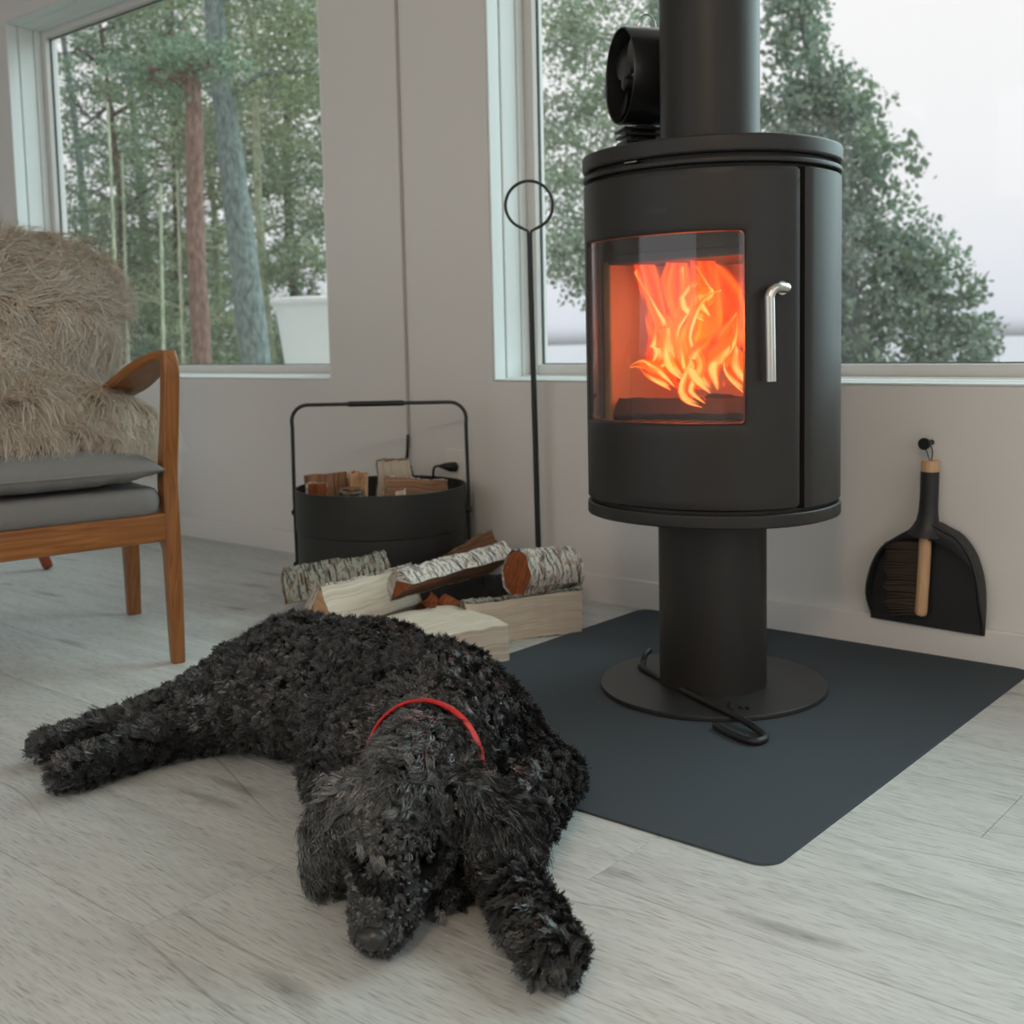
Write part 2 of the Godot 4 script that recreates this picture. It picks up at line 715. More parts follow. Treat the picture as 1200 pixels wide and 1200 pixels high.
func window_at(called: String, x0: float, x1: float, y0: float, y1: float, label: String, tr := Transform3D.IDENTITY) -> void:
	var o := Node3D.new()
	o.name = called
	o.transform = tr
	tag(o, label, "window", "", "structure")
	add_child(o)
	var a := MB.new()
	ring_of_boards(a, x0, x1, y0, y1, 0.0, -0.042, 0.006, 0.002)
	part(o, "casing", a.done(), M.trim)
	a = MB.new()
	ring_of_boards(a, x0, x1, y0, y1, -0.0445, -0.102, 0.0085, 0.002)
	part(o, "casing", a.done(), M.trim)
	a = MB.new()
	ring_of_boards(a, x0, x1, y0, y1, -0.1045, -0.1305, 0.0115, 0.002)
	part(o, "stop_bead", a.done(), M.trim)
	a = MB.new()
	ring_of_boards(a, x0, x1, y0, y1, -0.1308, -0.175, 0.038, 0.003)
	part(o, "sash_frame", a.done(), M.frame)
	a = MB.new()
	ring_of_boards(a, x0 + 0.037, x1 - 0.037, y0 + 0.037, y1 - 0.037, -0.150, -0.158, 0.004, 0.001)
	part(o, "gasket", a.done(), M.gasket)
	a = MB.new()
	a.box(Vector3((x0 + x1) / 2, (y0 + y1) / 2, -0.161), Vector3(x1 - x0 - 0.072, y1 - y0 - 0.072, 0.004), 0.0)
	var g := MB.new()
	var p := [Vector3(x0 + 0.036, y0 + 0.036, -0.161), Vector3(x1 - 0.036, y0 + 0.036, -0.161), Vector3(x1 - 0.036, y1 - 0.036, -0.161), Vector3(x0 + 0.036, y1 - 0.036, -0.161)]
	for q in p:
		g.vert(q)
	g.quad(0, 3, 2, 1)
	part(o, "pane", g.done(), M.glass)

func room() -> void:
	var a := MB.new()
	var lx := -6.2
	var rx := 2.8
	var wall := func(x0: float, x1: float, y0: float, y1: float):
		a.box(Vector3((x0 + x1) / 2, (y0 + y1) / 2, -0.1), Vector3(x1 - x0, y1 - y0, 0.2), 0.0)
	wall.call(lx, rx, -0.3, 0.516)
	wall.call(lx, rx, 1.825, 2.7)
	wall.call(lx, -4.306, 0.516, 1.825)
	wall.call(-2.542, -1.926, 0.516, 1.825)
	wall.call(0.9, rx, 0.516, 1.825)
	struct("wall_back", a.done(true), M.wall, "white plaster wall with two wide windows behind the stove", "wall")
	a = MB.new()
	a.box(Vector3(-6.1, 1.2, 2.6), Vector3(0.2, 3.0, 5.2), 0.0)
	struct("wall_left", a.done(true), M.wall, "white side wall beyond the armchair", "wall")
	a = MB.new()
	a.box(Vector3(-1.7, 0.05, 5.3), Vector3(9.0, 0.7, 0.2), 0.0)
	a.box(Vector3(-1.7, 2.45, 5.3), Vector3(9.0, 0.5, 0.2), 0.0)
	a.box(Vector3(-5.55, 1.3, 5.3), Vector3(1.3, 1.8, 0.2), 0.0)
	a.box(Vector3(1.25, 1.3, 5.3), Vector3(3.1, 1.8, 0.2), 0.0)
	struct("wall_rear", a.done(true), M.wall, "white wall with an added wide window for fill light at the far end of the room, behind the viewer", "wall")
	a = MB.new()
	a.box(Vector3(2.7, 0.1, 2.6), Vector3(0.2, 0.8, 5.2), 0.0)
	a.box(Vector3(2.7, 2.4, 2.6), Vector3(0.2, 0.6, 5.2), 0.0)
	a.box(Vector3(2.7, 1.3, 0.3), Vector3(0.2, 1.6, 0.6), 0.0)
	a.box(Vector3(2.7, 1.3, 4.6), Vector3(0.2, 1.6, 1.2), 0.0)
	struct("wall_right", a.done(true), M.wall, "white side wall with an added wide window for fill light, to the right of the stove", "wall")
	a = MB.new()
	a.box(Vector3(-1.7, 2.6, 2.6), Vector3(9.0, 0.2, 5.6), 0.0)
	struct("ceiling", a.done(true), M.ceiling, "flat white ceiling", "ceiling")
	window_at("window_1", -4.306, -2.542, 0.516, 1.825, "left window with pale casings looking into the wood")
	window_at("window_2", -1.926, 0.9, 0.516, 1.825, "wide right window with pale casings behind the stove")
	window_at("window_3", -4.0, -0.6, 0.5, 2.1, "unseen wide window added in the right side wall to bring in fill light", Transform3D(Basis(Vector3.UP, -PI / 2), Vector3(2.6, 0, 0)))  # invented opening, added to let more daylight into the room
	window_at("window_4", 0.3, 4.9, 0.4, 2.2, "unseen wide window added behind the viewer to bring in fill light", Transform3D(Basis(Vector3.UP, PI), Vector3(0, 0, 5.2)))  # also invented, an opening for the fill light at the rear
	a = MB.new()
	a.box(Vector3(-1.7, 0.031, 0.0065), Vector3(8.6, 0.067, 0.013), 0.003)
	struct("baseboard_back", a.done(), M.wall, "low painted baseboard under the windows", "baseboard")
	# floor: a slab with planks laid along the window wall
	a = MB.new()
	a.box(Vector3(-1.7, -0.07, 2.6), Vector3(8.6, 0.11, 5.2), 0.0)
	var fl := struct("floor", a.done(true), M.gap, "pale grey-washed oak plank floor", "floor")
	var cache := {}
	var row := 0
	var z := 0.01
	while z < 5.15:
		var x := -6.0 + fmod(row * 0.487 + 0.21, 1.29) - 1.29
		var k := row * 3
		while x < 2.6:
			var x0 := maxf(x, -6.0)
			var x1 := minf(x + 1.29, 2.6)
			if x1 - x0 > 0.02:
				var strip := (k * 7 + row * 2) % 5
				var half := (k + row) % 2
				var key := "%d %d %.2f" % [strip, half, x1 - x0]
				if not cache.has(key):
					cache[key] = plank(x1 - x0, strip, half)
				var p := part(fl, "plank", cache[key], M.plank)
				p.position = Vector3(x0, 0, z)
			x += 1.29
			k += 1
		z += 0.19
		row += 1
	# a lamp under the ceiling behind the viewer
	var t := thing("ceiling_lamp", "round opal glass lamp hanging below the ceiling behind the viewer", "lamp", Vector3(0.5, 0, 3.3))
	a = MB.new()
	a.lathe([Vector2(0.001, 2.5), Vector2(0.06, 2.5), Vector2(0.055, 2.47), Vector2(0.006, 2.465), Vector2(0.006, 2.42), Vector2(0.03, 2.41), Vector2(0.03, 2.39), Vector2(0.001, 2.39)], 24)
	part(t, "canopy", a.done(), M.black_metal)
	var opal := mat(Color(0.95, 0.93, 0.88), 0.4)
	opal.emission_enabled = true
	opal.emission = Color(1.0, 0.80, 0.60)
	opal.emission_energy_multiplier = 1.2
	a = MB.new()
	a.ball(Vector3(0, 2.30, 0), Vector3(0.12, 0.10, 0.12), Basis.IDENTITY, 24, 14)
	part(t, "lamp_globe", a.done(), opal)

func plank(length: float, strip: int, half: int) -> ArrayMesh:
	var m := MB.new()
	m.box(Vector3(length / 2, -0.006, 0.095), Vector3(length - 0.0007, 0.012, 0.1893), 0.0007)
	for i in m.v.size():
		m.uv[i] = Vector2((m.v[i].x + half * 1.3) / 2.6, (strip + 0.02 + 0.96 * clampf(m.v[i].z / 0.19, 0, 1)) / 5.0)
	return m.done()

# ------------------------------------------------------------------ stove
const SX := -1.039
const SZ := 0.432

func oval(th: float, off := 0.0) -> Vector2:
	# plan of the stove at an angle from its front; x to the side, y to the front
	var n := 2.0 / 2.12
	var s := sin(th)
	var c := cos(th)
	return Vector2((0.2165 + off) * signf(s) * pow(absf(s), n), (0.2005 + off) * signf(c) * pow(absf(c), n))

func oval_ring(y: float, off: float, segs := 96) -> PackedVector3Array:
	var r := PackedVector3Array()
	for k in segs:
		var p := oval(TAU * k / segs, off)
		r.append(Vector3(p.x, y, p.y))
	return r

func oval_plate(y0: float, y1: float, off: float, bev: float) -> ArrayMesh:
	var m := MB.new()
	m.loft([oval_ring(y0, off - bev), oval_ring(y0 + bev * 0.3, off - bev * 0.3), oval_ring(y0 + bev, off), oval_ring(y1 - bev, off), oval_ring(y1 - bev * 0.3, off - bev * 0.3), oval_ring(y1, off - bev)])
	return m.done()

func arc_wall(th0: float, th1: float, y0: float, y1: float, off: float, thick: float, bev := 0.003, segs := 48) -> ArrayMesh:
	# a curved panel between two angles
	var m := MB.new()
	var rings := []
	for k in segs + 1:
		var th := lerpf(th0, th1, float(k) / segs)
		var e := bev if k == 0 or k == segs else 0.0
		var a := oval(th, off - e)
		var a2 := oval(th, off - bev - e * 0.0)
		var b := oval(th, off - thick)
		rings.append(PackedVector3Array([Vector3(a2.x, y0, a2.y), Vector3(a.x, y0 + bev, a.y), Vector3(a.x, y1 - bev, a.y), Vector3(a2.x, y1, a2.y), Vector3(b.x, y1, b.y), Vector3(b.x, y0, b.y)]))
	m.loft(rings)
	return m.done()

func door_panel(th: float, y0: float, y1: float, gth: float, gy0: float, gy1: float) -> ArrayMesh:
	# curved door with a rounded opening; (angle * radius, y) is laid on the oval
	var R := 0.21
	var n := 160
	var inner := PackedVector2Array()
	var outer := PackedVector2Array()
	var hw := gth * R
	var hh := (gy1 - gy0) / 2
	var cy := (gy0 + gy1) / 2
	var c := rrect(hw * 2, hh * 2, 0.008, 6)
	var dense := PackedVector2Array()
	for i in c.size():
		var a := c[i]
		var b := c[(i + 1) % c.size()]
		var parts := maxi(1, int(a.distance_to(b) / 0.008))
		for k in parts:
			dense.append(a.lerp(b, float(k) / parts))
	n = dense.size()
	for p in dense:
		inner.append(p + Vector2(0, cy))
		var q := Vector2(p.x / hw * th * R, p.y)
		# push to the nearer edge of the outer rectangle
		var ex := absf(p.x) / hw
		var ey := absf(p.y) / hh
		q.x = clampf(p.x / hw * th * R, -th * R, th * R)
		var top := y1 - cy
		var bot := cy - y0
		q.y = p.y / hh * (top if p.y > 0 else bot)
		if ex > ey:
			q.x = signf(p.x) * th * R
		else:
			q.y = signf(p.y) * (top if p.y > 0 else bot)
		outer.append(q + Vector2(0, cy))
	var m := MB.new()
	var rings := []
	var lay := func(p: Vector2, off: float) -> Vector3:
		var o := oval(p.x / R, off)
		return Vector3(o.x, p.y, o.y)
	var steps := 8
	var add := func(off: float, from: float, to: float, cnt: int, shrink := 0.0):
		for s in cnt:
			var t := lerpf(from, to, float(s) / maxf(1, cnt - 1))
			var ring := PackedVector3Array()
			for k in n:
				var p: Vector2 = inner[k].lerp(outer[k], t)
				ring.append(lay.call(p, off))
			rings.append(ring)
	add.call(-0.016, 1.0, 0.0, steps)
	add.call(-0.003, 0.0, 0.0, 1)
	add.call(0.0, 0.035, 0.985, steps + 2)
	add.call(-0.003, 1.0, 1.0, 1)
	rings.append(rings[0])
	m.loft(rings, false, false)
	return m.done()

func stove() -> void:
	var o := thing("wood_stove", "dark grey oval wood stove on a round pedestal with a fire behind its curved door", "stove", Vector3(SX, 0.003, SZ))
	var a := MB.new()
	a.lathe([Vector2(0.0001, 0), Vector2(0.197, 0), Vector2(0.198, 0.001), Vector2(0.198, 0.0075), Vector2(0.1968, 0.009), Vector2(0.0001, 0.009)], 96)
	part(o, "base_disc", a.done(), M.plate_disc)
	a = MB.new()
	a.lathe([Vector2(0.0935, 0.009), Vector2(0.0935, 0.314)], 64)
	part(o, "pedestal", a.done(), M.stove)
	part(o, "bottom_plate", oval_plate(0.313, 0.335, 0.001, 0.003), M.stove)
	# the body: bottom, back shell, top
	part(o, "shadow_gap", oval_plate(0.334, 0.3405, -0.010, 0.001), M.stove_dark)
	var dth := deg_to_rad(70.0)
	var sth := deg_to_rad(73.6)
	part(o, "side_shell", arc_wall(sth, TAU - sth, 0.340, 0.875, 0.0, 0.02, 0.003, 72), M.stove)
	a = MB.new()
	a.loft([oval_ring(0.342, -0.018), oval_ring(0.450, -0.018)])
	a.loft([oval_ring(0.790, -0.018), oval_ring(0.873, -0.018)])
	part(o, "body_core", a.done(), M.stove_dark)
	for s in [-1, 1]:
		part(o, "gap_filler", arc_wall(s * deg_to_rad(64.0), s * deg_to_rad(78.0), 0.342, 0.873, -0.0165, 0.006, 0.0005, 12), M.stove_dark)  # dark filler strip added behind each door gap so it stays dark
	var door := part(o, "door", door_panel(dth, 0.342, 0.873, deg_to_rad(43.0), 0.4795, 0.7755), M.stove)
	# handle: a stub out of the door, a bend, a straight drop
	a = MB.new()
	var hp := oval(deg_to_rad(59.5), 0.0)
	var hn := oval(deg_to_rad(59.5), 0.04)
	var h0 := Vector3(hp.x, 0.687, hp.y)
	var out := (Vector3(hn.x, 0.687, hn.y) - h0).normalized()
	var side := Vector3(-out.z, 0, out.x)
	if side.x > 0:
		side = -side
	var pts := [h0, h0 + out * 0.014, h0 + out * 0.021 + side * 0.006, h0 + out * 0.024 + side * 0.020, h0 + out * 0.024 + side * 0.028 + Vector3(0, -0.003, 0), h0 + out * 0.024 + side * 0.034 + Vector3(0, -0.013, 0), h0 + out * 0.024 + side * 0.034 + Vector3(0, -0.03, 0), h0 + out * 0.024 + side * 0.032 + Vector3(0, -0.142, 0)]
	a.tube(bend(pts, 5), 0.0078, 20)
	part(door, "handle", a.done(), M.steel, "brushed steel handle")
	a = MB.new()
	a.tube([h0 + out * 0.0005, h0 + out * 0.004], 0.0105, 20)
	part(door, "handle_collar", a.done(), M.steel)
	# maker's name, low relief on the door
	var tm := TextMesh.new()
	tm.text = "morsø"
	tm.font_size = 16
	tm.pixel_size = 0.00085
	tm.depth = 0.0004
	var sf := SystemFont.new()
	sf.font_names = PackedStringArray(["Droid Sans"])
	tm.font = sf
	var lt := part(door, "lettering", tm, M.stove_letter)
	var lp := oval(deg_to_rad(5.0), 0.0002)
	lt.position = Vector3(lp.x, 0.812, lp.y)
	lt.rotation.y = deg_to_rad(5.0)
	# glass
	a = MB.new()
	var g0 := deg_to_rad(44.0)
	for r in 2:
		for k in 49:
			var p := oval(lerpf(-g0, g0, k / 48.0), -0.0045)
			a.vert(Vector3(p.x, 0.476 if r == 0 else 0.779, p.y))
	for k in 48:
		a.quad(k, k + 49, k + 50, k + 1)
	part(door, "glass", a.done(), M.fire_glass)
	# top
	part(o, "shadow_gap", oval_plate(0.874, 0.8795, -0.012, 0.001), M.stove_dark)
	part(o, "top_ring", oval_plate(0.8795, 0.8875, 0.001, 0.002), M.stove)
	part(o, "shadow_gap", oval_plate(0.8870, 0.8955, -0.012, 0.001), M.stove_dark)
	part(o, "lid", oval_plate(0.895, 0.9215, 0.002, 0.004), M.stove)
	a = MB.new()
	a.lathe([Vector2(0.0835, 0.921), Vector2(0.0835, 2.50)], 64)
	part(o, "flue_pipe", a.done(), M.stove)
	a = MB.new()
	var sd := Vector3(sin(1.72), 0, cos(1.72))
	a.tube([sd * 0.0825 + Vector3(0, 0.938, 0), sd * 0.0865 + Vector3(0, 0.938, 0)], 0.0032, 12)
	part(o, "screw", a.done(), M.rubber)
	# inside: firebricks with a slot between them, baffle, grate
	var brick := func(c: Vector3, s: Vector3, turn := 0.0):
		var q := MB.new()
		q.box(c, s, 0.004, Basis(Vector3.UP, turn))
		part(o, "firebrick", q.done(), M.brick)
	brick.call(Vector3(0, 0.537, -0.128), Vector3(0.30, 0.172, 0.028))
	brick.call(Vector3(0, 0.700, -0.128), Vector3(0.30, 0.104, 0.028))
	for s in [-1, 1]:
		brick.call(Vector3(0.150 * s, 0.60, -0.025), Vector3(0.024, 0.30, 0.18), 0.30 * s)
	brick.call(Vector3(0, 0.457, -0.01), Vector3(0.33, 0.018, 0.26))
	a = MB.new()
	a.box(Vector3(0, 0.752, -0.03), Vector3(0.33, 0.018, 0.21), 0.003)
	a.box(Vector3(0, 0.772, 0.06), Vector3(0.33, 0.03, 0.012), 0.003)
	part(o, "baffle", a.done(), M.stove_dark)
	a = MB.new()
	for k in 7:
		a.box(Vector3(-0.09 + 0.03 * k, 0.470, 0.02), Vector3(0.012, 0.010, 0.20), 0.002)
	part(o, "grate", a.done(), M.stove_dark)

	# two logs burning inside
	var l1 := log_mesh(0.25, 0.042, 0, 71)
	var o1 := solo("burning_log", "charred split log lying low in the fire, to the left", "log", l1[0], M.char, "logs in the fire")
	o1.transform = Transform3D(Basis(Vector3.UP, 0.25), Vector3(SX - 0.03, 0.514, SZ + 0.03))
	var o2 := solo("burning_log", "charred split log lying crosswise at the back of the fire", "log", log_mesh(0.22, 0.040, 0, 72)[0], M.char, "logs in the fire")
	o2.transform = Transform3D(Basis(Vector3.UP, -0.5), Vector3(SX + 0.03, 0.514, SZ - 0.05))
	fire()

func flame_sheet(pts: Array, widths: Array, sway: float, ph: float) -> ArrayMesh:
	# a tongue of flame: a curved sheet that billows, u across and v along
	var m := MB.new()
	var line := bend(pts, 6)
	var n := line.size()
	for i in n:
		var t := float(i) / (n - 1)
		var fi := t * (widths.size() - 1)
		var k := mini(int(fi), widths.size() - 2)
		var w: float = lerpf(widths[k], widths[k + 1], smoothstep(0, 1, fi - k))
		var dir: Vector3 = (line[mini(i + 1, n - 1)] - line[maxi(i - 1, 0)]).normalized()
		var sd := dir.cross(Vector3(sin(ph + t * sway), 0.15, cos(ph + t * sway))).normalized()
		var nn := dir.cross(sd)
		for j in 9:
			var u := j / 8.0 * 2.0 - 1.0
			m.vert(line[i] + sd * u * w + nn * (1.0 - u * u) * w * 0.55, Vector2(j / 8.0, t))
	for i in n - 1:
		for j in 8:
			var b := i * 9 + j
			m.quad(b, b + 1, b + 10, b + 9)
	return m.done()

func flame_material(seed_: int, edge: Color, heart: Color, energy: float, opac: float) -> StandardMaterial3D:
	var w := 96
	var h := 192
	var im := Image.create(w, h, false, Image.FORMAT_RGBA8)
	var em := Image.create(w, h, false, Image.FORMAT_RGBA8)
	var n := noise(seed_, 1.0, 2)
	for y in h:
		for x in w:
			var u := x / (w - 1.0)
			var t := y / (h - 1.0)
			var wisp := n.get_noise_2d(u * 2.4, t * 1.6)
			var streak := n.get_noise_2d(u * 3.0 + 9.0, t * 1.1)
			var e := pow(sin(PI * u), 0.8) * pow(sin(PI * clampf(t * 0.93 + 0.03, 0, 1)), 0.45)
			var al := clampf(smoothstep(0.22, 0.85, e + wisp * 0.85), 0, 1) * opac
			var k := clampf(e * 0.6 + streak * 1.7 - 0.15, 0, 1)
			im.set_pixel(x, y, Color(0.9, 0.4, 0.1, al))
			em.set_pixel(x, y, edge.lerp(heart, k))
	var m := StandardMaterial3D.new()
	m.albedo_color = Color.WHITE
	m.albedo_texture = ImageTexture.create_from_image(im)
	m.transparency = BaseMaterial3D.TRANSPARENCY_ALPHA
	m.roughness = 1.0
	m.metallic_specular = 0.0
	m.cull_mode = BaseMaterial3D.CULL_DISABLED
	m.emission_enabled = true
	m.emission = Color.WHITE
	m.emission_operator = BaseMaterial3D.EMISSION_OP_MULTIPLY
	m.emission_texture = ImageTexture.create_from_image(em)
	m.emission_energy_multiplier = energy
	return m

func fire() -> void:
	var o := thing("fire", "orange flames leaping behind the stove's curved glass", "fire", Vector3(SX, 0.5, SZ))
	var orange := flame_material(81, Color(0.93, 0.22, 0.03), Color(1.0, 0.47, 0.10), 1.0, 0.85)
	var bright := flame_material(82, Color(0.98, 0.33, 0.05), Color(1.0, 0.74, 0.40), 1.12, 0.95)
	var add := func(pts: Array, widths: Array, sway: float, ph: float, m: Material):
		part(o, "flame", flame_sheet(pts, widths, sway, ph), m)
	# broad glow sheets at the back, then tongues to the front
	add.call([Vector3(-0.06, 0.06, -0.07), Vector3(-0.07, 0.11, -0.06), Vector3(-0.03, 0.17, -0.07), Vector3(-0.06, 0.268, -0.05)], [0.02, 0.06, 0.07, 0.02], 0.4, 0.2, orange)
	add.call([Vector3(0.05, 0.05, -0.07), Vector3(0.06, 0.11, -0.07), Vector3(0.03, 0.17, -0.06), Vector3(0.07, 0.268, -0.05)], [0.02, 0.06, 0.075, 0.03], -0.5, 0.0, orange)
	add.call([Vector3(-0.115, 0.07, 0.0), Vector3(-0.09, 0.11, 0.02), Vector3(-0.10, 0.17, 0.02), Vector3(-0.115, 0.268, 0.03)], [0.012, 0.022, 0.028, 0.034], 1.0, 0.3, orange)
	add.call([Vector3(-0.085, 0.065, 0.05), Vector3(-0.05, 0.09, 0.06), Vector3(-0.055, 0.14, 0.05), Vector3(-0.08, 0.185, 0.05), Vector3(-0.10, 0.235, 0.05)], [0.014, 0.041, 0.032, 0.020, 0.038], 1.6, 0.5, bright)
	add.call([Vector3(0.0, 0.045, 0.07), Vector3(-0.03, 0.085, 0.07), Vector3(-0.045, 0.13, 0.06), Vector3(-0.03, 0.18, 0.05), Vector3(-0.04, 0.24, 0.04)], [0.009, 0.029, 0.026, 0.035, 0.023], -1.4, 0.6, bright)
	add.call([Vector3(0.045, 0.008, 0.10), Vector3(0.015, 0.03, 0.10), Vector3(0.03, 0.075, 0.09), Vector3(0.01, 0.12, 0.08), Vector3(0.03, 0.165, 0.07), Vector3(0.06, 0.19, 0.06)], [0.009, 0.020, 0.023, 0.017, 0.032, 0.012], 1.8, 0.2, bright)
	add.call([Vector3(0.06, 0.03, 0.08), Vector3(0.045, 0.075, 0.09), Vector3(0.07, 0.11, 0.08), Vector3(0.09, 0.155, 0.07)], [0.017, 0.046, 0.038, 0.006], -1.0, 0.8, bright)
	add.call([Vector3(0.105, 0.03, 0.05), Vector3(0.085, 0.07, 0.06), Vector3(0.09, 0.10, 0.06), Vector3(0.075, 0.14, 0.05)], [0.017, 0.032, 0.026, 0.006], 0.9, 0.9, bright)
	add.call([Vector3(0.02, 0.15, 0.04), Vector3(0.0, 0.18, 0.05), Vector3(0.03, 0.20, 0.05), Vector3(0.0, 0.245, 0.04)], [0.014, 0.035, 0.029, 0.020], 1.2, 0.4, bright)
	add.call([Vector3(-0.02, 0.035, 0.09), Vector3(-0.055, 0.06, 0.09), Vector3(-0.09, 0.075, 0.08), Vector3(-0.13, 0.067, 0.06)], [0.009, 0.020, 0.017, 0.004], 0.5, 0.4, bright)
	add.call([Vector3(0.09, 0.16, 0.0), Vector3(0.11, 0.19, 0.0), Vector3(0.10, 0.22, 0.0), Vector3(0.12, 0.268, 0.0)], [0.02, 0.035, 0.035, 0.02], 0.6, 0.3, orange)
	add.call([Vector3(-0.05, 0.03, 0.02), Vector3(-0.06, 0.08, 0.03), Vector3(-0.03, 0.13, 0.02), Vector3(-0.05, 0.20, 0.02), Vector3(-0.04, 0.268, 0.02)], [0.02, 0.055, 0.05, 0.05, 0.03], 0.8, 0.7, orange)
	add.call([Vector3(0.01, 0.03, 0.05), Vector3(0.0, 0.09, 0.05), Vector3(0.02, 0.15, 0.04), Vector3(0.01, 0.268, 0.03)], [0.02, 0.04, 0.045, 0.04], 0.7, 0.6, orange)
	var l := OmniLight3D.new()
	l.name = "fire_light"
	l.light_color = Color(1.0, 0.42, 0.12)
	l.light_energy = 0.062
	l.light_size = 0.07
	l.omni_range = 8.0
	l.omni_attenuation = 2.0
	l.shadow_enabled = true
	l.position = Vector3(SX, 0.62, SZ + 0.06)
	add_child(l)

func hearth() -> void:
	var a := MB.new()
	var s := rrect(0.852, 1.003 - 0.016, 0.03, 8)
	a.loft([ring_at(Vector3(-1.045, 0.0, 0.510), Vector3.RIGHT, Vector3.BACK, s), ring_at(Vector3(-1.045, 0.0022, 0.510), Vector3.RIGHT, Vector3.BACK, s), ring_at(Vector3(-1.045, 0.003, 0.510), Vector3.RIGHT, Vector3.BACK, rrect(0.850, 0.985, 0.029, 8))])
	solo("floor_plate", "black steel floor plate with rounded corners under the stove", "hearth plate", a.done(), M.plate)
	# bent iron poker on the plate
	a = MB.new()
	var p := [Vector3(-1.192, 0.036, 0.405), Vector3(-1.190, 0.030, 0.424), Vector3(-1.183, 0.0185, 0.440), Vector3(-1.168, 0.0165, 0.456), Vector3(-1.02, 0.0165, 0.535), Vector3(-0.90, 0.0155, 0.590), Vector3(-0.852, 0.011, 0.612), Vector3(-0.828, 0.009, 0.632), Vector3(-0.830, 0.009, 0.654), Vector3(-0.850, 0.009, 0.658), Vector3(-0.885, 0.009, 0.646), Vector3(-0.918, 0.009, 0.628)]
	a.tube(bend(p, 5), 0.0058, 12)
	solo("fire_hook", "bent black iron poker lying against the stove's foot", "poker", a.done(), M.black_metal)
	# crumbs of charcoal beside the pedestal
	var spots := [Vector3(-0.948, 0, 0.53), Vector3(-0.935, 0, 0.548), Vector3(-0.922, 0, 0.54), Vector3(-0.93, 0, 0.556), Vector3(-0.912, 0, 0.535), Vector3(-0.944, 0, 0.541)]
	for i in spots.size():
		a = MB.new()
		a.ball(Vector3.ZERO, Vector3(rnd(0.002, 0.0055), rnd(0.002, 0.003), rnd(0.002, 0.005)), Basis(Vector3.UP, rnd(0, 3)), 7, 5)
		var c := solo("charcoal_crumb", "tiny black charcoal crumb on the stove's round foot", "charcoal", a.done(true), M.char, "charcoal crumbs by the pedestal")
		c.position = spots[i] + Vector3(0, 0.0145, 0)

